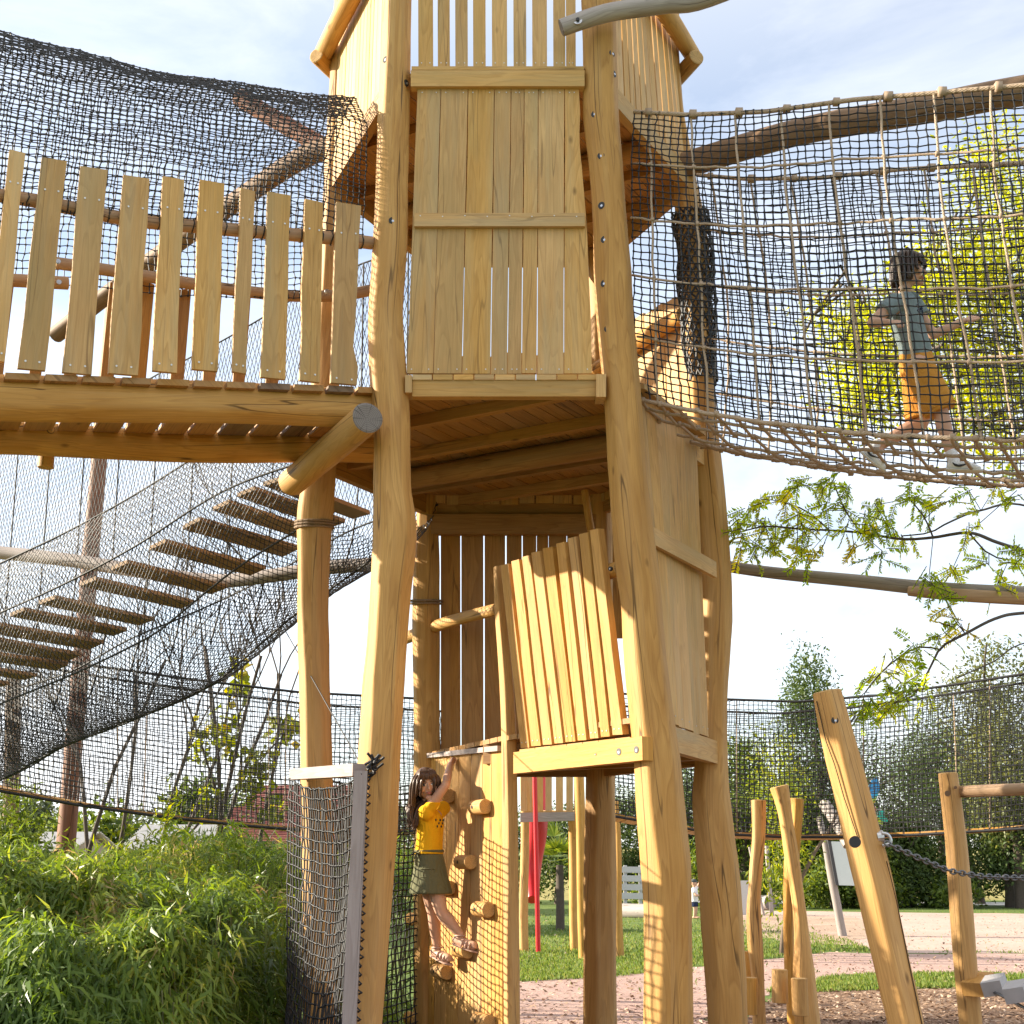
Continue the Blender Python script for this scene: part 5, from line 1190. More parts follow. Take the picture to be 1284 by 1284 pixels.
for k_, (b, Y) in enumerate(zip(bl, brY)):
    pts = [P(x, y, Y+.06*math.sin(i*1.3+k_)+(max(0, .9-.3*i) if b[0][0] >= 1400 else 0)) for i, (x, y) in enumerate(b)]
    if b[0][0] >= 1400:
        e_ = V3(7.0-.05*k_, 11.8, pts[0][2]+.15); pts = [lerp(e_, pts[0], t) for t in (0, .2, .4, .6, .8)]+pts
    r0 = .020 if k_ in (0, 2) else (.014 if k_ == 1 else .007)
    MB().tube(pts, list(np.linspace(r0, .005, len(pts))), n=8, seed=k_, step=.08).build('branch', [BARKD], loc); BP += pts
sprays = [(940, 640), (960, 626), (985, 622), (1000, 645), (1030, 612), (1048, 602), (930, 672), (945, 685), (965, 680), (985, 655), (1000, 684), (1018, 690), (1020, 655), (1040, 640), (1085, 640), (1105, 632), (1115, 655), (1095, 662), (1075, 678), (1105, 690), (1140, 612), (1150, 622), (1165, 640), (1185, 628), (1215, 615), (1250, 608), (1275, 615), (1165, 722), (1195, 712), (1180, 740), (1240, 708), (1262, 700), (1280, 690), (1250, 735), (1190, 768), (1205, 782), (1175, 795), (1150, 806), (1125, 822), (1105, 842), (1120, 858), (1140, 848), (1090, 868), (1080, 884), (1060, 890), (1110, 885), (1135, 880), (1150, 865), (1215, 655), (1130, 670), (1060, 660), (1010, 668), (955, 655), (1000, 610), (925, 655), (915, 680), (1030, 690), (1062, 612)]
r = np.random.default_rng(77); Cs, Ds, Ns, Ls, As = [], [], [], [], []; TA_, TB_ = [], []
for (x, y) in sprays:
    c = P(x, y, 9.45+r.uniform(-.25, .25)); near = min(BP, key=lambda p: np.linalg.norm(p-c)); TA_.append(near); TB_.append(c); tint = np.clip(r.normal(.45, .22), 0, 1)
    for _ in range(6):
        d = unit(V3(r.normal(-.25, .6), r.normal(0, .6), r.normal(-.35, .45))); q = c+r.normal(0, .035, 3); L = r.uniform(.10, .19); nn = unit(np.cross(d, V3(r.normal(), r.normal(), r.normal())))
        sdv = np.cross(d, nn); TA_.append(q); TB_.append(q+d*L-UP*.02)
        for t in np.linspace(.12, 1, 10):
            for sg in (-1, 1):
                Cs.append(q+d*L*t-UP*.02*t*t); Ds.append(d*.55+sdv*sg+r.normal(0, .15, 3)+V3(0, 0, -.25)); Ns.append(nn+r.normal(0, .3, 3)); Ls.append(r.uniform(.030, .052)); As.append(np.clip(tint+r.normal(0, .1), 0, 1))
Ls = np.array(Ls); V, F = leaf_quads(np.array(Cs), np.array(Ds), np.array(Ns), Ls, Ls*.36, .1); np_mesh('sprays', V, F, LOC, loc, attr=As)
V, F, U = cords(np.array(TA_), np.array(TB_), .0032, 4); tw = np_mesh('twigs', V, F, BARKD, loc, uv=U); tw['kind'] = 'stuff'
blobs = []
for px, py, rx, ry, n in ((1235, 210, 45, 45, 46), (1280, 270, 60, 60, 70), (1200, 330, 60, 45, 70), (1250, 380, 80, 60, 90), (1150, 400, 60, 40, 60), (1090, 400, 50, 40, 50), (1060, 430, 40, 30, 30), (1120, 460, 60, 45, 65), (1200, 470, 80, 50, 80), (1270, 480, 50, 60, 60), (1090, 500, 40, 25, 34), (1220, 530, 70, 25, 34), (1165, 330, 25, 22, 14), (1330, 400, 80, 160, 120), (1020, 395, 18, 14, 6), (1270, 545, 40, 25, 20)):
    c = P(px, py, 13.2+r.uniform(-.7, .7)); blobs.append((c, (pr(rx*2, c), .8, pr(ry*2, c)), int(n*.8)))
V, F, a = blob_leaves(blobs, 24, .075, .030, 88, .13, .2, .2); np_mesh('crown', V, F, LOCY, loc, attr=a)
A, B = [], []
for c, rad, n in blobs:
    p = V3(6.3, 12.6, 5.8)
    q0 = p; m = lerp(p, np.asarray(c), .5)+V3(0, 0, .3)
    for q in (m, np.asarray(c)): A.append(q0); B.append(q); q0 = q
    for _ in range(5):
        e = np.asarray(c)+r.normal(0, .6, 3)*np.asarray(rad)*1.3; A.append(np.asarray(c)); B.append(e)
V, F, U = cords(np.array(A), np.array(B), .014, 5); np_mesh('limbs', V, F, BARKD, loc, uv=U)
# ------------------------------------------------------------------ small play tower with red slide, middle distance
st = thing('small_play_tower', 'smaller wooden play house on posts seen under the tower deck', 'play tower', (1.6, 27, 0))
def st_post(l0, r0, y0, l1, r1, y1, Y, wob=0):
    mid = [(lerp(y0, y1, t), lerp(l0, l1, t)+wob*math.sin(t*6), lerp(r0, r1, t)+wob*math.sin(t*6)) for t in np.linspace(0, 1, 6)]
    pts, rad = log_from_px(mid, Y, dy=12); MB().tube(pts[::-1], rad[::-1], n=14, cap=1, seed=int(l0)).build('post', [WOOD, ENDW], st)
st_post(652, 662, 975, 652, 664, 1203, 27, 1.5); st_post(712, 723, 1020, 715, 727, 1204, 27.5, .6); st_post(720, 732, 965, 726, 738, 1218, 25, .5); st_post(769, 776, 1005, 770, 784, 1214, 25.5, 1.5)
mb = MB()
for l, r2 in ((653, 661), (661.5, 670), (673, 681), (684, 692), (697, 706), (710, 718.5), (720, 729)):
    mb.plank([P(l, 1017, 26.6), P(r2, 1017, 26.6), P(r2, 955, 26.6), P(l, 955, 26.6)], NF, .03)
mb.build('slat_panel', [BOARD], st)
mb = MB(); mb.plank([P(652.5, 1031, 26.5), P(720.5, 1029, 26.5), P(720.5, 1018, 26.5), P(652.5, 1019, 26.5)], NF, .1); mb.build('edge_beam', [GREYW], st)
mb = MB(); mb.plank([P(652.5, 1017, 27), P(735, 1017, 27), P(735, 1016, 28.6), P(652.5, 1016, 28.6)], UP, .05); mb.build('deck', [BOARD], st)
RED = plain('red_plastic', (.55, .012, .02), .35, .08, 4.0)
mb = MB(); mb.tube([P(672, 975, 28.8), P(672, 1040, 28.8), P(668, 1075, 28.8), P(667, 1100, 28.7), P(668, 1128, 28.4)], [.24, .24, .21, .18, .13], n=18, seed=3, step=.12); o = mb.build('slide', [RED]); tag(o, 'red plastic tube slide hanging from the small play house', 'slide')
mb = MB(); mb.tube([P(670, 950, 26.3), P(675, 1193, 26.3)], [.045, .045], n=12, rough=0, seed=3); o = mb.build('fireman_pole', [RED]); tag(o, 'thin red metal pole in front of the small play house', 'pole')
# spiky palm
pal = thing('palm', 'spiky yellow green fan palm beside the red slide', 'palm', tuple(G(702, 1118)))
c = P(702, 1085, 36); Cs, Ds, Ns, Ls = [], [], [], []
for k_ in range(26):
    d = unit(V3(r.normal(), r.normal(), abs(r.normal())*.9+.15)); L = r.uniform(.5, .9); tip = c+d*L
    for j in range(14):
        a = (j-6.5)/6.5*1.2; s = unit(np.cross(d, UP)); Cs.append(tip-d*.15); Ds.append(d*math.cos(a)+s*math.sin(a)+UP*-.15); Ns.append(np.cross(s, d)+r.normal(0, .2, 3)); Ls.append(r.uniform(.35, .6))
Ls = np.array(Ls); V, F = leaf_quads(np.array(Cs), np.array(Ds), np.array(Ns), Ls, Ls*.11, .1); np_mesh('fronds', V, F, MIDGRN, pal, attr=r.uniform(.4, 1, len(Ls)))
MB().tube([c*V3(1, 1, 0), c], [.12, .1], n=10, seed=2).build('trunk', [BARKD], pal)
# pale board fence, logs, sign, far posts
WH = plain('pale_board', (.52, .51, .50), .7); DGREY = plain('dark_frame', (.05, .05, .055), .5); BOARDW = plain('sign_board', (.60, .66, .66), .35, .05)
fn_ = thing('board_fence', 'pale grey board fence between the right tower legs', 'fence', tuple(G(790, 1136)))
for i in range(4):
    mb = MB(); y = 1090+i*11; mb.bar(P(764, y, 52), P(820, y+1, 52), .05, .22); mb.build('rail', [WH], fn_)
for x in (766, 784, 803, 819): MB().bar(P(x, 1130, 52.1)*V3(1, 1, 0), P(x, 1085, 52.1), .12, .12, up=(0, 1, 0)).build('post', [WH], fn_)
o = MB().tube([P(772, 1124, 45)*V3(1, 1, 0)+V3(0, 0, .2), P(815, 1124, 45)*V3(1, 1, 0)+V3(0, -1, .2)], [.22, .24], n=14, cap=1, seed=12).build('fallen_log', [GREYW, ENDW]); tag(o, 'fallen pale log lying on the far lawn', 'log')
sg = thing('signboard', 'blank pale information board on two grey posts behind the leaning post', 'sign', tuple(G(1058, 1172)))
pts, rad = log_from_px([(1024, 1023, 1031), (1052, 1030, 1038), (1090, 1036, 1046), (1172, 1051, 1062)], 33, dy=10); MB().tube(pts[::-1], rad[::-1], n=12, seed=5, cap=1).build('post', [GREYW, ENDG], sg)
pts = [P(1110, 1174, 33), P(1090, 1100, 33), P(1078, 1056, 33)]; MB().tube([pts[0]*V3(1, 1, 0)]+pts, [.1]*4, n=12, seed=6, cap=1).build('post', [GREYW, ENDG], sg)
mb = MB(); mb.plank([P(1052, 1110, 32.85), P(1092, 1111, 32.85), P(1084, 1056, 32.85), P(1042, 1055, 32.85)], NF, .05); mb.build('board', [BOARDW], sg)
mb = MB(); mb.plank([P(1048, 1110, 32.84), P(1052, 1110, 32.84), P(1042, 1055, 32.84), P(1038, 1054, 32.84)], NF, .08); mb.build('frame', [DGREY], sg)
o = MB().tube([P(1034, 1008, 31), P(1043, 1022, 30.6), P(1056, 1044, 30.2), P(1064, 1060, 30)], [.13, .13, .12, .12], n=12, cap=1, seed=15).build('log_spar', [GREYW, ENDG]); tag(o, 'short slanting grey spar above the information board', 'log')
for i, (x0, y0, x1, y1, w, Y, lb) in enumerate(((961, 1060, 968, 1149, 5, 46, 'slim grey stake right of the slender wavy post'), (940, 1062, 958, 1150, 4, 46, 'slimmer grey stake behind the slender wavy post'))):
    p0, p1 = P(x0, y0, Y), P(x1, y1, Y); o = MB().tube([p1, p0], [pr(w, p1)]*2, n=10, cap=1, seed=i+20).build('stake', [GREYW, ENDG]); tag(o, lb, 'stake')
o = MB().bar(P(928, 1150, 47)*V3(1, 1, 0)+V3(-.5, 0, .55), P(928, 1150, 47)*V3(1, 1, 0)+V3(.35, 0, .55), .12, 1.1).build('pale_screen', [WH]); tag(o, 'pale upright board panel beside the slender wavy post', 'panel')
o = MB().tube([P(955, 1132, 47), P(966, 1132, 46.6)], [.25, .25], n=14, cap=1, seed=22).build('log_drum', [GREYW, ENDG]); tag(o, 'short round log end behind the grey stakes', 'log')
# colourful wind spinner behind the far net
ws = thing('wind_spinner', 'small wind spinner with blue, yellow, red and teal petals', 'garden ornament', tuple(G(1098, 1180)))
cols = [('blue', (.02, .25, .55)), ('cyan', (.03, .45, .55)), ('yellow', (.7, .55, .03)), ('red', (.6, .12, .05)), ('teal', (.01, .42, .33)), ('lime', (.45, .6, .05))]
mats = [plain('petal_'+n_, c_, .5, .05) for n_, c_ in cols]
cc = P(1096, 1012, 24)
for x, y, x2, y2, w, m in ((1094, 1000, 1099, 974, 15, 0), (1092, 1002, 1101, 986, 12, 1), (1094, 1006, 1098, 993, 8, 5), (1096, 1010, 1092, 997, 8, 2), (1097, 1022, 1094, 1006, 7, 3), (1100, 1022, 1114, 1030, 8, 4), (1100, 1020, 1110, 1018, 7, 4), (1099, 1024, 1107, 1034, 7, 5)):
    a, b = P(x, y, 24), P(x2, y2, 24+.08); d = unit(b-a); s = np.cross(d, V3(0, -1, 0))*pr(w, a); m_ = lerp(a, b, .45)
    mb = MB(); mb.plank([a, m_-s+d*-.01, lerp(a, b, .8)-s*.6, b, lerp(a, b, .8)+s*.6, m_+s], NF, .02); mb.build('petal', [mats[m]], ws)
MB().tube([cc*V3(1, 1, 0)+V3(0, .05, 0), cc+V3(0, .05, 0)], [.015, .015], n=8).build('stick', [STEEL], ws)
# ------------------------------------------------------------------ people
def skin_mat(name, c):
    m, nt, out = new_mat(name); tcn = nd(nt, 'TexCoord'); nz = nd(nt, 'TexNoise', {'Vector': tcn.outputs['Object'], 'Scale': 22.0, 'Detail': 3.0})
    col = mixc(nt, nz.outputs[0], tuple(x*.88 for x in c), tuple(min(1, x*1.1) for x in c))
    principled(nt, out, col, .55, **{'Subsurface Weight': .15, 'Subsurface Radius': (.02, .008, .004), 'Subsurface Scale': .5}); return m
def cloth_mat(name, c, vary=.12, weave=500.0):
    m, nt, out = new_mat(name); tcn = nd(nt, 'TexCoord'); nz = nd(nt, 'TexNoise', {'Vector': tcn.outputs['Object'], 'Scale': 14.0, 'Detail': 4.0, 'Distortion': .8}); wv = nd(nt, 'TexNoise', {'Vector': tcn.outputs['Object'], 'Scale': weave, 'Detail': 1.0})
    col = mixc(nt, wv.outputs[0], tuple(x*(1-vary) for x in c), tuple(min(1, x*(1+vary)) for x in c))
    fold = nd(nt, 'TexNoise', {'Vector': nd(nt, 'Mapping', {'Vector': tcn.outputs['Object'], 'Scale': (1, 1, .45), 'Rotation': (.3, .2, .5)}).outputs[0], 'Scale': 16.0, 'Detail': 2.0, 'Distortion': 1.2})
    principled(nt, out, col, .9, bump=fold.outputs[0], bstr=.75, bdist=.03, **{'Specular IOR Level': .2}); return m
SKIN = skin_mat('skin', (.58, .34, .23)); LIP = plain('lips', (.42, .15, .13), .5); EYEW = plain('eye_white', (.75, .73, .7), .3, .02); EYED = plain('eye_dark', (.02, .013, .01), .2, .02)
HAIRB = plain('hair_brown', (.085, .042, .022), .42, .35, 60.0); HAIRD = plain('hair_dark', (.045, .024, .015), .42, .35, 60.0)
YEL = cloth_mat('yellow_cotton', (.78, .42, .012)); OLV = cloth_mat('olive_cotton', (.135, .135, .075)); TEAL = cloth_mat('grey_teal_cotton', (.20, .25, .26)); OCHRE = cloth_mat('ochre_cotton', (.58, .27, .05)); NAVY = cloth_mat('navy_print', (.02, .03, .075)); WHITE = cloth_mat('white_cloth', (.75, .75, .76), .04); SOLE = plain('sole', (.62, .60, .57), .7); SANDAL = plain('sandal_leather', (.48, .31, .24), .6); DK = plain('black_mark', (.015, .015, .018), .5)
class Body:
    def __init__(s): s.v = []; s.f = []
    def _add(s, v, f): n = len(s.v); s.v += [tuple(map(float, p)) for p in v]; s.f += [[a+n for a in q] for q in f]
    def chain(s, pts, rad, n=14, step=.012):
        """closed tapered limb with rounded ends; radii may be (a, b, axis) ellipses"""
        pts = [np.asarray(p, float) for p in pts]; K = len(pts)
        seg = [np.linalg.norm(pts[i+1]-pts[i]) for i in range(K-1)]; cum = np.concatenate([[0], np.cumsum(seg)]); k = max(4, int(cum[-1]/step)); P_, R_2 = [], []
        for q in np.linspace(0, cum[-1], k):
            i = min(K-2, max(0, int(np.searchsorted(cum, q, 'right')-1))); t = (q-cum[i])/max(seg[i], 1e-9)
            p0, p1, p2, p3 = pts[max(i-1, 0)], pts[i], pts[i+1], pts[min(i+2, K-1)]
            P_.append(.5*((2*p1)+(p2-p0)*t+(2*p0-5*p1+4*p2-p3)*t*t+(3*p1-p0-3*p2+p3)*t**3)); R_2.append(lerp(rad[i], rad[i+1], t))
        T = np.gradient(np.array(P_), axis=0); T /= np.linalg.norm(T, axis=1)[:, None]
        r0, r1 = R_2[0], R_2[-1]; ext = lambda p, t, r, sg: [(p+t*sg*r*math.sin(a), r*math.cos(a)) for a in (.5, 1.0, 1.35)]
        st_ = ext(P_[0], T[0], r0, -1)[::-1]; en = ext(P_[-1], T[-1], r1, 1)
        allp = [q[0] for q in st_]+P_+[q[0] for q in en]; allr = [q[1] for q in st_]+R_2+[q[1] for q in en]; TT = [T[0]]*3+list(T)+[T[-1]]*3
        ref = unit(np.cross(TT[0], (.31, .47, .83))); v = []
        for p, r, t in zip(allp, allr, TT):
            a = unit(ref-t*np.dot(ref, t)); ref = a; b = np.cross(t, a); v += [p+(a*math.cos(2*PI*j/n)+b*math.sin(2*PI*j/n))*r for j in range(n)]
        m = len(allp); f = [[i*n+j, i*n+(j+1) % n, (i+1)*n+(j+1) % n, (i+1)*n+j] for i in range(m-1) for j in range(n)]+[list(range(n))[::-1], list(range((m-1)*n, m*n))]
        s._add(v, f); return s
    def loft(s, rings, n=28):
        """rings: (centre, axisA*ra, axisB*rb)"""
        v = []
        for c, a, b in rings: v += [np.asarray(c)+np.asarray(a)*math.cos(2*PI*j/n)+np.asarray(b)*math.sin(2*PI*j/n) for j in range(n)]
        m = len(rings); f = [[i*n+j, i*n+(j+1) % n, (i+1)*n+(j+1) % n, (i+1)*n+j] for i in range(m-1) for j in range(n)]+[list(range(n))[::-1], list(range((m-1)*n, m*n))]
        s._add(v, f); return s
    def ball(s, c, ax, fn=None, nu=24, nv=16):
        """ellipsoid with axes ax=(a,b,c vectors); fn(x,y,z)->scale"""
        v = []
        for i in range(nv+1):
            th = PI*(i+.0)/nv if 0 < i < nv else (1e-3 if i == 0 else PI-1e-3)
            for j in range(nu):
                x, y, z = math.sin(th)*math.cos(2*PI*j/nu), math.sin(th)*math.sin(2*PI*j/nu), math.cos(th)
                if fn: x, y, z = fn(x, y, z)
                v.append(np.asarray(c)+ax[0]*x+ax[1]*y+ax[2]*z)
        f = [[i*nu+j, (i+1)*nu+j, (i+1)*nu+(j+1) % nu, i*nu+(j+1) % nu] for i in range(nv) for j in range(nu)]+[list(range(nu)), list(range(nv*nu, (nv+1)*nu))[::-1]]
        s._add(v, f); return s
    def build(s, name, mat, parent, voxel=.005, smooth=3, label=None):
        me = bpy.data.meshes.new(name); o = ORG.get(parent.name, V3(0, 0, 0)); me.from_pydata((np.array(s.v)-o).tolist(), [], s.f); me.materials.append(mat); me.update()
        ob = link(name, me, parent, label)
        if voxel:
            r = ob.modifiers.new('remesh', 'REMESH'); r.mode = 'VOXEL'; r.voxel_size = voxel; r.use_smooth_shade = True
            if smooth: sm = ob.modifiers.new('smooth', 'SMOOTH'); sm.factor = .5; sm.iterations = smooth
        else: me.polygons.foreach_set('use_smooth', [True]*len(me.polygons))
        return ob
def head_into(B, c, f, up, k=1.0):
    """skull, jaw, nose, brow, ears; returns the frame"""
    f = unit(f); up = unit(np.asarray(up)-f*np.dot(up, f)); r = np.cross(f, up)
    def shape(x, y, z):        # x front, y right, z up
        if z < 0: w = 1-.34*(-z)**1.3; y *= w; x = x*(1-.14*(-z)) if x < 0 else x*(1-.10*(-z))
        if x > .3: x *= .96
        return x, y, z
    B.ball(c, (f*.092*k, r*.074*k, up*.108*k), shape)
    B.ball(c-f*.022*k+up*.02*k, (f*.088*k, r*.078*k, up*.092*k))
    B.chain([c+f*.086*k+up*.012*k, c+f*.096*k-up*.012*k, c+f*.104*k-up*.026*k], [.007*k, .009*k, .011*k], 10, .004)      # nose
    B.ball(c+f*.072*k-up*.088*k, (f*.022*k, r*.024*k, up*.018*k), None, 12, 8)                                            # chin
    for s in (-1, 1):
        B.ball(c+f*.062*k+r*s*.042*k-up*.024*k, (f*.024*k, r*.024*k, up*.024*k), None, 12, 8)                            # cheeks
        B.ball(c+r*s*.076*k-up*.008*k-f*.006*k, (f*.016*k, r*.008*k, up*.026*k), None, 12, 8)                            # ears
    B.ball(c+f*.078*k-up*.053*k, (f*.016*k, r*.022*k, up*.009*k), None, 12, 8)                                            # lips
    return f, r, up
def face_parts(par, c, f, r, up, k, hair):
    for s in (-1, 1):
        e = c+f*.082*k+r*s*.031*k+up*.002*k; ax = unit(f+r*s*.25)
        b = Body(); b.ball(e, (ax*.009*k, np.cross(up, ax)*.014*k, up*.0085*k), None, 14, 10); ey = b.build('eye', EYEW, par, 0)
        b = Body(); b.ball(e+ax*.006*k, (ax*.0045*k, np.cross(up, ax)*.0075*k, up*.0078*k), None, 12, 8); b.build('iris', EYED, ey, 0)
        b = Body(); b.chain([e+up*.020*k+r*s*.018*k+f*.000, e+up*.024*k+f*.008*k, e+up*.021*k-r*s*.016*k+f*.010*k], [.003*k, .004*k, .003*k], 8, .004); b.build('eyebrow', hair, par, 0)
        b = Body(); b.chain([e+up*.009*k+r*s*.014*k+f*.004*k, e+up*.0105*k+f*.010*k, e+up*.008*k-r*s*.013*k+f*.008*k], [.0018*k, .0024*k, .0018*k], 6, .004); b.build('eyelash', EYED, par, 0)
    b = Body(); b.chain([c+f*.083*k-up*.054*k+r*.020*k, c+f*.095*k-up*.051*k, c+f*.083*k-up*.054*k-r*.020*k], [.003*k, .0055*k, .003*k], 8, .004); b.chain([c+f*.083*k-up*.056*k+r*.016*k, c+f*.093*k-up*.060*k, c+f*.083*k-up*.056*k-r*.016*k], [.003*k, .0055*k, .003*k], 8, .004); b.build('mouth', LIP, par, 0)
def hand_into(B, wrist, dirv, palmn, thumb_side, k=1.0, curl=.6, spread=.10):
    """palm with four unequal bent fingers and a side thumb; palmn points out of the palm"""
    d = unit(dirv); n = unit(np.asarray(palmn)-d*np.dot(palmn, d)); s = np.cross(d, n)*thumb_side
    B.loft([(wrist, s*.019*k, n*.014*k), (wrist+d*.022*k, s*.026*k, n*.013*k), (wrist+d*.055*k, s*.031*k, n*.011*k), (wrist+d*.064*k, s*.029*k, n*.009*k)], 16)
    for off, L in ((.024, .052), (.008, .060), (-.009, .056), (-.025, .044)):
        p = wrist+d*.056*k+s*off*k; dd = unit(d+s*off*spread*40); pts = [p-d*.012*k, p]; c_ = 0
        for j, fr in enumerate((.42, .32, .26)): c_ += curl*(.55 if j == 0 else 1.0); pts.append(pts[-1]+(dd*math.cos(c_)+n*math.sin(c_))*L*fr*k)
        B.chain(pts, [.0085*k, .0085*k, .0078*k, .0072*k, .0062*k], 10, .005)
    p = wrist+d*.014*k+s*.020*k; t1 = unit(d*.75+s*.75+n*.25)
    B.chain([p, p+t1*.028*k, p+t1*.028*k+unit(d*.95+s*.15+n*.5*curl)*.026*k, p+t1*.028*k+unit(d+n*.7*curl)*.046*k], [.0115*k, .010*k, .0085*k, .007*k], 10, .005)
def hair_strands(name, mat, par, roots, seed, n=150, r0=.0065):
    """roots: list of control polylines with a spread; each strand a thin tapering lock"""
    r = np.random.default_rng(seed); mb = MB()
    for i in range(n):
        ctrl, sp = roots[i % len(roots)]; u = r.uniform(-1, 1); w = r.normal(0, .35); pts = []
        for j, (p, a, b) in enumerate(ctrl): pts.append(np.asarray(p)+np.asarray(a)*u+np.asarray(b)*w+r.normal(0, sp*(.3+.25*j), 3))
        q = r.uniform(.7, 1.25); mb.tube(pts, [r0*q]+[r0*q*1.1]*(len(pts)-2)+[r0*.25], n=6, step=.018, seed=i, rough=0, caps=(False, False))
    return mb.build(name, mat, par)
# ---- the girl on the climbing wall
wp = lambda px, py, off: wall_pt(px, py)+wn*off
gf = unit(V3(.93, -.36, 0)); gr = V3(gf[1], -gf[0], 0)
g0 = P(538, 1090, 9.82)
girl = thing('person', 'girl in yellow T-shirt and olive skirt climbing the wooden wall in sandals', 'person', tuple(g0))
pel = P(538, 1092, 9.82); wai = P(538, 1064, 9.82); che = P(540, 1034, 9.82); nek = P(537, 1012, 9.79); hc = P(534, 984, 9.74)
rs = P(534.5, 1019, 9.70); ls = P(551, 1017, 9.94)
rh = wp(571, 953, .035); re = P(559, 984, 9.66); lh = wp(561.5, 1001, .085); le = P(557, 1012, 9.98)
B = Body()
B.loft([(pel-UP*.05, gr*.105, gf*.085), (pel, gr*.112, gf*.09), (wai, gr*.094, gf*.074), (che, gr*.108, gf*.078), (lerp(che, nek, .55), gr*.11, gf*.07), (lerp(che, nek, .85), gr*.06, gf*.05)])
B.chain([lerp(che, nek, .6), nek, lerp(nek, hc, .5)], [.045, .036, .038])
gh_f = unit(V3(.28, -.95, -.08)); f_, r_, u_ = head_into(B, hc, gh_f, unit(V3(-.10, 0, 1)), .98)
B.chain([lerp(che, rs, .6), rs, lerp(rs, re, .5), re], [.045, .042, .036, .030]); wr = lerp(re, rh, .80); B.chain([re, lerp(re, wr, .35), wr], [.030, .031, .020])
hand_into(B, wr, rh+UP*.05-re, wn*-1+V3(0, 0, -.4), 1, .95, .75)
B.chain([lerp(che, ls, .6), ls, le], [.042, .04, .031]); wl = lerp(le, lh, .75); B.chain([le, wl], [.030, .020]); hand_into(B, wl, lh-le+UP*.03, -wn+V3(0, 0, -.3), -1, .95, .8)
rhip, lhip = P(540, 1090, 9.79), P(535, 1090, 9.89)
hold_r = wp(585.5, 1180.5, .05); hold_l = wp(558.5, 1206.5, .05)
rk, ra = P(554, 1144, 9.755), P(577, 1172, 9.74); lk, la = P(543.5, 1146, 9.93), P(548, 1187, 9.97)
B.chain([rhip, lerp(rhip, rk, .5), rk, lerp(rk, ra, .35), ra], [.068, .060, .043, .044, .028]); B.chain([lhip, lerp(lhip, lk, .5), lk, lerp(lk, la, .35), la], [.068, .060, .043, .044, .028])
foot = []
for ank, toe in ((ra, P(598, 1187, 9.66)), (la, P(565.5, 1203, 9.86))):
    d = unit(toe-ank); heel = ank-UP*.035-unit(d*V3(1, 1, 0))*.035; B.chain([ank, ank-UP*.02, heel], [.029, .031, .026]); B.chain([heel, lerp(heel, toe, .5)-UP*.002, lerp(heel, toe, .85)], [.027, .031, .03])
    sd_ = unit(np.cross(d, UP))
    for q in range(5): o_ = (q-2)*.0115; b0 = lerp(heel, toe, .86)+sd_*o_; B.chain([b0, b0+d*(.032-abs(q-1.5)*.003)], [.0095, .0085], 8, .004)
    foot.append((heel, toe, sd_, ank))
body = B.build('body', SKIN, girl, .0042, 2)
face_parts(girl, hc, f_, r_, u_, .98, HAIRB)
S = Body()
S.loft([(lerp(pel, wai, .75), gr*.119, gf*.098), (wai, gr*.113, gf*.092), (lerp(wai, che, .5), gr*.112, gf*.088), (che, gr*.122, gf*.090), (lerp(che, nek, .5), gr*.128, gf*.080), (lerp(che, nek, .78), gr*.088, gf*.062), (lerp(che, nek, .90), gr*.055, gf*.05)], 32)
sv = unit(re-rs); S.loft([(lerp(che, rs, .7), np.cross(sv, gf)*.052, gf*.052), (rs, np.cross(sv, gf)*.056, gf*.056), (rs+sv*.085, np.cross(sv, gf)*.060, gf*.056)], 24)
sv = unit(le-ls); S.loft([(lerp(che, ls, .7), np.cross(sv, gf)*.05, gf*.05), (ls, np.cross(sv, gf)*.054, gf*.054), (ls+sv*.06, np.cross(sv, gf)*.055, gf*.05)], 24)
S.ball(rs, (gf*.058, gr*.058, UP*.058), None, 16, 10); S.ball(ls, (gf*.055, gr*.055, UP*.055), None, 16, 10)
shirt = S.build('shirt', YEL, girl, .005, 2)
b = Body()
for i in range(7):
    a = -.15+i*.13; q = che+UP*(.03-.022*(i % 3))+gf*math.cos(a)*.090+gr*math.sin(a)*.122; b.ball(q, (gf*.004, gr*.009, UP*.009), None, 10, 8)
b.build('chest_print', DK, shirt, 0)
S = Body(); sk = lerp(pel, wai, .92); hem = P(540.5, 1122, 9.82)
rn = []
for t in np.linspace(0, 1, 9): 
    c = lerp(sk, hem, t); wv = 1+.012*math.sin(t*9); rn.append((c, gr*(.104+.048*t)*wv, gf*(.088+.066*t)*wv))
rn += [(hem+UP*.004, gr*.125, gf*.122), (lerp(sk, hem, .3), gr*.09, gf*.08)]
S.loft(rn, 36); skirt = S.build('skirt', OLV, girl, 0)
sol = skirt.modifiers.new('sub', 'SUBSURF'); sol.levels = 1; sol.render_levels = 1
b = Body(); wb = [lerp(sk, hem, .02)+(gr*math.cos(a)*.107+gf*math.sin(a)*.095) for a in np.linspace(0, 2*PI, 26)]; b.chain(wb, [.010]*26, 8, .01); b.build('waistband', OLV, skirt, 0)
b = Body(); kx = lerp(sk, hem, .06)+gr*.100-gf*.045
for e in (V3(-.02, -.02, -.04), V3(.02, -.03, -.045), V3(-.035, -.02, .006), V3(.03, -.02, .004), V3(0.004, -.02, -.09), V3(-.012, -.02, -.08)): b.chain([kx, kx+e*.5+gr*.012, kx+e], [.005, .006, .004], 8, .006)
b.build('drawstring', OLV, skirt, 0)
b = Body(); pk0 = lerp(sk, hem, .42)
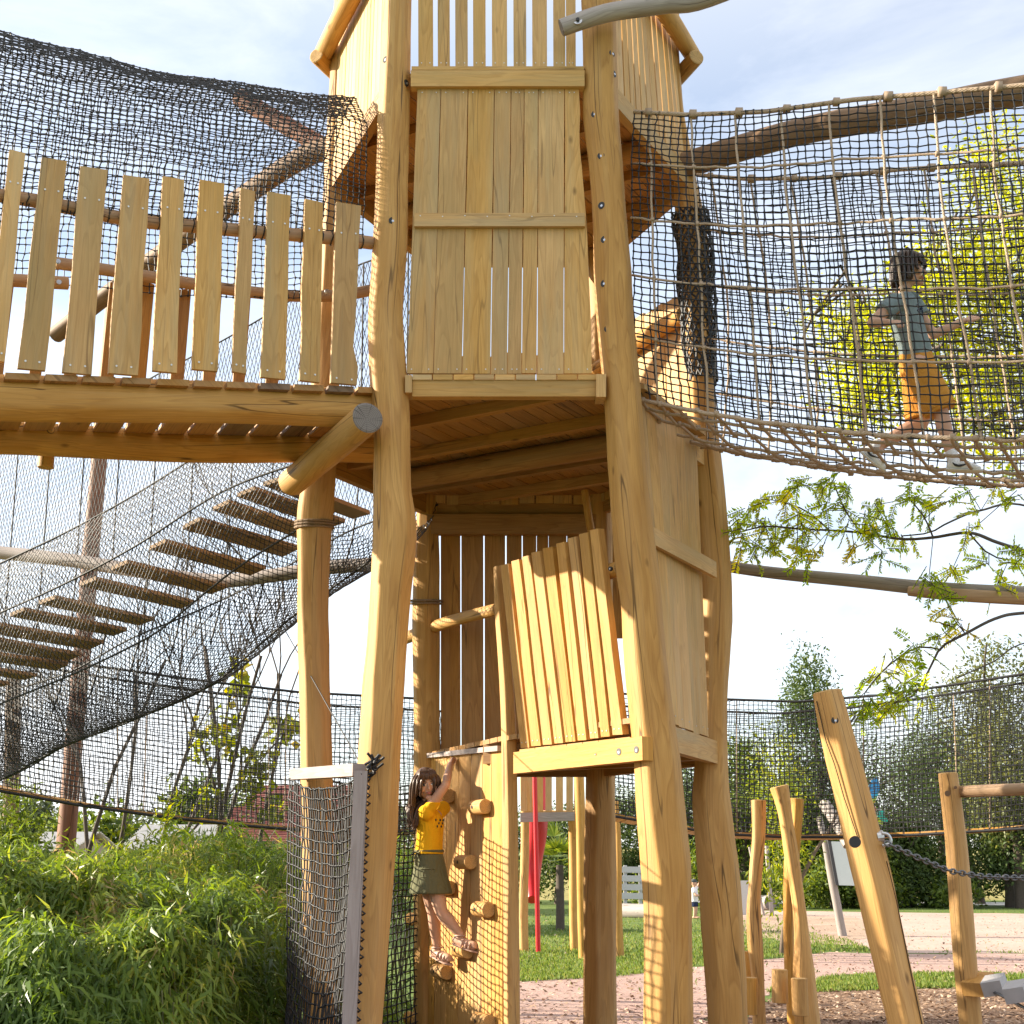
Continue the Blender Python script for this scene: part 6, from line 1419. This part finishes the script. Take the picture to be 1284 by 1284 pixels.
pts = [pk0+gr*math.cos(a)*.124+gf*math.sin(a)*.114 for a in np.linspace(-.1, .75, 8)]; b.chain(pts, [.0045]*8, 8, .008); b.chain([p-UP*.055+gr*.006 for p in pts], [.003]*8, 8, .008); b.build('pocket_seam', OLV, skirt, 0)
for heel, toe, sd_, ank in foot:
    d = unit(toe-heel); up_ = unit(np.cross(sd_, d)); up_ = up_ if up_[2] > 0 else -up_
    b = Body(); b.loft([(heel-d*.024-up_*.030, sd_*.010, up_*.006), (heel-up_*.031, sd_*.030, up_*.008), (lerp(heel, toe, .5)-up_*.036, sd_*.033, up_*.008), (lerp(heel, toe, .9)-up_*.036, sd_*.037, up_*.008), (toe+d*.022-up_*.036, sd_*.012, up_*.006)], 16)
    so_ = b.build('sandal', SANDAL, girl, 0)
    b = Body()
    for t, hgt, w in ((.42, .036, .037), (.60, .034, .037), (.78, .030, .038)): 
        c = lerp(heel, toe, t)-up_*.012; b.chain([c+sd_*math.cos(a)*w+up_*math.sin(a)*hgt for a in np.linspace(-.3, PI+.3, 12)], [.0065]*12, 8, .006)
    c = ank-UP*.006; b.chain([c+unit(d*V3(1, 1, 0))*math.cos(a)*.036+sd_*math.sin(a)*.033 for a in np.linspace(0, 2*PI, 16)], [.006]*16, 8, .006); b.build('strap', SANDAL, so_, 0)
# hair: cap plus long locks drawn back over the shoulder
b = Body()
def cap(x, y, z):
    if x > .25 and z < .42: x = .25+(x-.25)*.25
    return x, y, z
b.ball(hc+u_*.012-f_*.004, (f_*.104, r_*.088, u_*.112), cap); hair = b.build('hair', HAIRB, girl, .006, 2)
roots = []
for a in np.linspace(.15, 1.0, 9):       # sides and back: a=0 front .. 1 back
    for s in (-1, 1):
        ang = a*PI; o0 = f_*math.cos(ang)*.085+r_*s*math.sin(ang)*.086
        if a < .3: o0 = o0*1.06
        p0 = hc+u_*.095+o0*.35; p1 = hc+u_*.03+o0*1.10; p2 = hc-u_*.07+o0*1.05-gf*.02; 
        bk = P(514+random.uniform(-4, 7), 1014, 9.75+s*.03); p3 = lerp(hc-u_*.15+o0*1.0, bk, .35+.6*a if True else 0); p4 = lerp(p3, P(513+random.uniform(-3, 8), 1040+random.uniform(-8, 6), 9.74+s*.03), .55+.45*a)
        if a < .28: ctrl = [(p0, o0*.1, u_*.004), (p1, o0*.05, u_*.01), (p2, o0*.06, u_*.0)]
        else: ctrl = [(p0, o0*.1, u_*.01), (p1, o0*.08, u_*.01), (p2, o0*.12, gr*.01), (p3, gr*.02, gf*.016), (p4, gr*.025, gf*.02)]
        roots.append((ctrl, .004))
hair_strands('locks', HAIRB, hair, roots, 5, 260, .0075)
fr = []
for t in np.linspace(-1, 1, 9): fr.append(([(hc+u_*.108+f_*.02+r_*t*.03, r_*.006, f_*.004), (hc+u_*.085+f_*.082+r_*t*.052, r_*.006, f_*.002), (hc+u_*(.040-.018*abs(t))+f_*.094+r_*t*.062-f_*.022*abs(t), r_*.006, f_*.002)], .002))
hair_strands('fringe', HAIRB, hair, fr, 6, 70, .006)
# ---- the boy in the rope tunnel
bf = unit(V3(.95, -.31, 0)); b_r = V3(bf[1], -bf[0], 0); YB = 7.82
floor_z = zb_(1.61)
boy = thing('person', 'boy in grey T-shirt and ochre shorts walking inside the rope tunnel', 'person', tuple(P(1160, 590, YB)))
pel = P(1150, 456, YB); wai = P(1147, 436, YB); che = P(1136, 400, YB); nek = P(1134, 368, YB); hc = P(1138, 339, YB-.02)
rs = P(1121, 380, YB-.12); ls = P(1143, 377, YB+.12); re = P(1093, 405, YB-.20); rh = P(1120, 404, YB-.30); le = P(1170, 420, YB+.10); lh = P(1212, 401, YB+.06)
B = Body()
B.loft([(pel-UP*.05, b_r*.10, bf*.085), (pel, b_r*.108, bf*.09), (wai, b_r*.10, bf*.082), (che, b_r*.108, bf*.088), (lerp(che, nek, .6), b_r*.108, bf*.07), (lerp(che, nek, .88), b_r*.055, bf*.05)])
B.chain([lerp(che, nek, .7), nek, lerp(nek, hc, .45)], [.046, .038, .040])
f_, r_, u_ = head_into(B, hc, unit(V3(.97, -.24, -.04)), unit(V3(.06, 0, 1)), 1.02)
B.chain([lerp(che, rs, .6), rs, lerp(rs, re, .5), re], [.045, .043, .037, .030]); wr = lerp(re, rh, .75); B.chain([re, lerp(re, wr, .35), wr], [.030, .030, .021]); hand_into(B, wr, rh-re, V3(0, .6, -.6), 1, .95, .5)
B.chain([lerp(che, ls, .6), ls, lerp(ls, le, .5), le], [.044, .042, .035, .029]); wl = lerp(le, lh, .92); B.chain([le, lerp(le, wl, .35), wl], [.030, .030, .020]); hand_into(B, wl, lh-le, V3(.2, .5, -.8), -1, 1.0, .22, .22)
rhip, lhip = P(1152, 460, YB-.09), P(1149, 460, YB+.09); rk, ra = P(1179, 515, YB-.10), P(1193, 570, YB-.10); lk, la = P(1156, 528, YB+.09), P(1100, 560, YB+.11)
B.chain([rhip, lerp(rhip, rk, .5), rk, lerp(rk, ra, .35), ra], [.075, .064, .045, .046, .030]); B.chain([lhip, lerp(lhip, lk, .5), lk, lerp(lk, la, .35), la], [.075, .064, .045, .046, .030])
B.chain([ra, ra-UP*.03+bf*.03], [.03, .03]); B.chain([la, la-UP*.03+bf*.01], [.03, .028])
B.build('body', SKIN, boy, .0045, 2)
face_parts(boy, hc, f_, r_, u_, 1.02, HAIRD)
S = Body()
S.loft([(lerp(pel, wai, .25), b_r*.120, bf*.100), (wai, b_r*.116, bf*.098), (lerp(wai, che, .5), b_r*.116, bf*.098), (che, b_r*.124, bf*.100), (lerp(che, nek, .5), b_r*.128, bf*.086), (lerp(che, nek, .8), b_r*.085, bf*.062), (lerp(che, nek, .95), b_r*.054, bf*.050)], 32)
for s0, e0 in ((rs, re), (ls, le)):
    sv = unit(e0-s0); ax = unit(np.cross(sv, bf)); bx = np.cross(ax, sv); S.loft([(lerp(che, s0, .7), ax*.052, bx*.052), (s0, ax*.058, bx*.058), (s0+sv*.12, ax*.058, bx*.058)], 24)
S.ball(rs, (bf*.060, b_r*.060, UP*.060), None, 16, 10); S.ball(ls, (bf*.058, b_r*.058, UP*.058), None, 16, 10)
shirt = S.build('shirt', TEAL, boy, .005, 2)
rp_ = np.random.default_rng(4); b = Body()
for i in range(16):
    a = rp_.uniform(-.35, .75); q = che+UP*rp_.uniform(-.035, .055); q = q+bf*math.cos(a)*.101+b_r*math.sin(a)*.122; t = unit(np.cross(unit(bf*math.cos(a)+b_r*math.sin(a)), UP)); b.ball(q, (unit(bf*math.cos(a)+b_r*math.sin(a))*.004, t*rp_.uniform(.006, .014), UP*rp_.uniform(.005, .012)), None, 10, 6)
b.build('chest_print', NAVY, shirt, 0)
S = Body(); S.loft([(lerp(wai, pel, .35), b_r*.112, bf*.098), (pel, b_r*.122, bf*.108), (pel-UP*.07, b_r*.118, bf*.108), (pel-UP*.10, b_r*.06, bf*.07)], 30)
for h0, k0, t1 in ((rhip, rk, 1.02), (lhip, lk, .96)):
    sv = unit(k0-h0); ax = unit(np.cross(sv, bf)); bx = np.cross(ax, sv); S.loft([(h0+UP*.02, ax*.078, bx*.088), (lerp(h0, k0, .3), ax*.084, bx*.098), (lerp(h0, k0, .7), ax*.082, bx*.100), (lerp(h0, k0, t1), ax*.080, bx*.100)], 28)
shorts = S.build('shorts', OCHRE, boy, .005, 2)
b = Body()
for h0, k0, t1 in ((rhip, rk, 1.0), (lhip, lk, .94)):
    sv = unit(k0-h0); ax = unit(np.cross(sv, bf)); bx = np.cross(ax, sv); c = lerp(h0, k0, t1-.06); b.chain([c+ax*.083*math.cos(a)+bx*.103*math.sin(a) for a in np.linspace(0, 2*PI, 24)], [.004]*24, 8, .01)
b.build('hem_band', OCHRE, shorts, 0)
def shoe(ank, heel, toe):
    d = unit(toe-heel); sd_ = unit(np.cross(d, UP)); up_ = np.cross(sd_, d); up_ = up_ if up_[2] > 0 else -up_
    b = Body(); b.loft([(heel-d*.012+up_*.02, sd_*.016, up_*.022), (heel+d*.012+up_*.024, sd_*.034, up_*.032), (lerp(heel, toe, .35)+up_*.028, sd_*.036, up_*.037), (lerp(heel, toe, .6)+up_*.020, sd_*.038, up_*.030), (lerp(heel, toe, .85)+up_*.013, sd_*.038, up_*.022), (toe+up_*.008, sd_*.022, up_*.014)], 22)
    b.chain([ank+UP*.015, lerp(ank, heel+up_*.03+d*.03, .8)], [.036, .036]); so_ = b.build('shoe', WHITE, boy, .005, 2)
    b = Body(); b.loft([(heel-d*.018-up_*.006, sd_*.016, up_*.010), (heel+d*.01-up_*.008, sd_*.036, up_*.011), (lerp(heel, toe, .6)-up_*.008, sd_*.041, up_*.010), (toe-d*.01-up_*.004, sd_*.034, up_*.010), (toe+d*.012+up_*.0, sd_*.014, up_*.009)], 20); b.build('sole', SOLE, so_, 0)
    for s in (-1, 1):
        b = Body(); q = lambda t, h: lerp(heel, toe, t)+up_*h+sd_*s*.0385
        b.chain([q(.12, .030), q(.22, .016), q(.38, .014), q(.66, .034)], [.002, .0075, .007, .0015], 8, .004); b.build('curved_mark', DK, so_, 0)
    b = Body()
    for t in (.42, .5, .58): c = lerp(heel, toe, t)+up_*(.062-.06*(t-.35)); b.chain([c-sd_*.02, c+up_*.003, c+sd_*.02], [.004]*3, 6, .006)
    b.build('laces', WHITE, so_, 0)
shoe(ra, P(1190, 588, YB-.10), P(1230, 590, YB-.17)); shoe(la, P(1083, 567, YB+.12), P(1108, 589, YB+.07))
b = Body()
def cap2(x, y, z):
    if x > .3 and z < .30: x = .3+(x-.3)*.2
    return x, y, z
b.ball(hc+u_*.016-f_*.006, (f_*.108, r_*.092, u_*.112), cap2); hair = b.build('hair', HAIRD, boy, .006, 2)
roots = []
for a in np.linspace(.0, 1.0, 13):
    for s in (-1, 1):
        ang = a*PI; o0 = f_*math.cos(ang)*.092+r_*s*math.sin(ang)*.090; p0 = hc+u_*.118+o0*.2; p1 = hc+u_*.075+o0*.95; dn = (.035 if a < .3 else -.015 if a < .5 else -.075)
        p2 = hc+u_*dn+o0*(1.12 if a < .35 else 1.05); p3 = p2-u_*.02+f_*.01*(a < .4)
        roots.append(([(p0, o0*.15, u_*.004), (p1, o0*.03, r_*.012), (p2, o0*.03, r_*.012), (p3, o0*.02, r_*.014)], .003))
hair_strands('locks', HAIRD, hair, roots, 8, 230, .0085)
# ---- the small child far off on the lawn
cb = G(871.5, 1152); ch = thing('person', 'small child in white shirt, navy shorts and dark cap standing far off on the lawn', 'person', tuple(cb)); kf = unit(V3(.9, -.4, 0)); kr = V3(kf[1], -kf[0], 0); Z = lambda h, a=0, b_=0: cb+UP*h+kf*a+kr*b_
B = Body(); B.loft([(Z(.50), kr*.11, kf*.09), (Z(.62), kr*.11, kf*.09), (Z(.82), kr*.13, kf*.09), (Z(.92), kr*.06, kf*.05)]); B.chain([Z(.9), Z(1.0)], [.045, .045]); hcc = Z(1.07); f2, r2, u2 = head_into(B, hcc, kf, UP, 1.02)
B.chain([Z(.86, 0, .13), Z(.70, .12, .19), Z(.72, .27, .1)], [.04, .035, .028]); B.chain([Z(.86, 0, -.13), Z(1.06, .12, -.18), Z(1.28, .12, -.14)], [.04, .035, .028])
hand_into(B, Z(.72, .27, .1), kf, UP, 1, 1, .5); hand_into(B, Z(1.28, .12, -.14), UP, kf, 1, 1, .5)
for s in (-1, 1): B.chain([Z(.5, 0, s*.06), Z(.28, .02, s*.07), Z(.07, 0, s*.07)], [.07, .05, .035]); B.chain([Z(.04, -.03, s*.07), Z(.035, .12, s*.075)], [.035, .03])
B.build('body', SKIN, ch, .012, 2); S = Body(); S.loft([(Z(.5), kr*.14, kf*.12), (Z(.65), kr*.135, kf*.115), (Z(.84), kr*.15, kf*.11), (Z(.93), kr*.07, kf*.06)], 20)
for s in (-1, 1): S.chain([Z(.86, 0, s*.1), Z(.80 if s > 0 else .95, .04, s*.17)], [.06, .06])
S.build('shirt', WHITE, ch, .012, 2); S = Body()
for s in (-1, 1): S.loft([(Z(.54, 0, s*.05), kr*.08, kf*.1), (Z(.36, 0, s*.07), kr*.075, kf*.09)], 18)
S.build('shorts', NAVY, ch, .012, 1); b = Body(); b.ball(hcc+UP*.045-kf*.01, (kf*.105, kr*.09, UP*.075), None, 18, 12); b.ball(hcc+kf*.11+UP*.035, (kf*.06, kr*.07, UP*.012), None, 14, 8); b.build('cap', plain('cap_cloth', (.05, .06, .06), .8), ch, .012, 1)
b = Body(); b.chain([Z(.66, .30, .1), Z(.74, .40, .06)], [.05, .07]); o = b.build('toy', RED, ch, .01, 1); o.parent = None; o.location = tuple(cb); tag(o, 'small red toy held by the far child', 'toy')
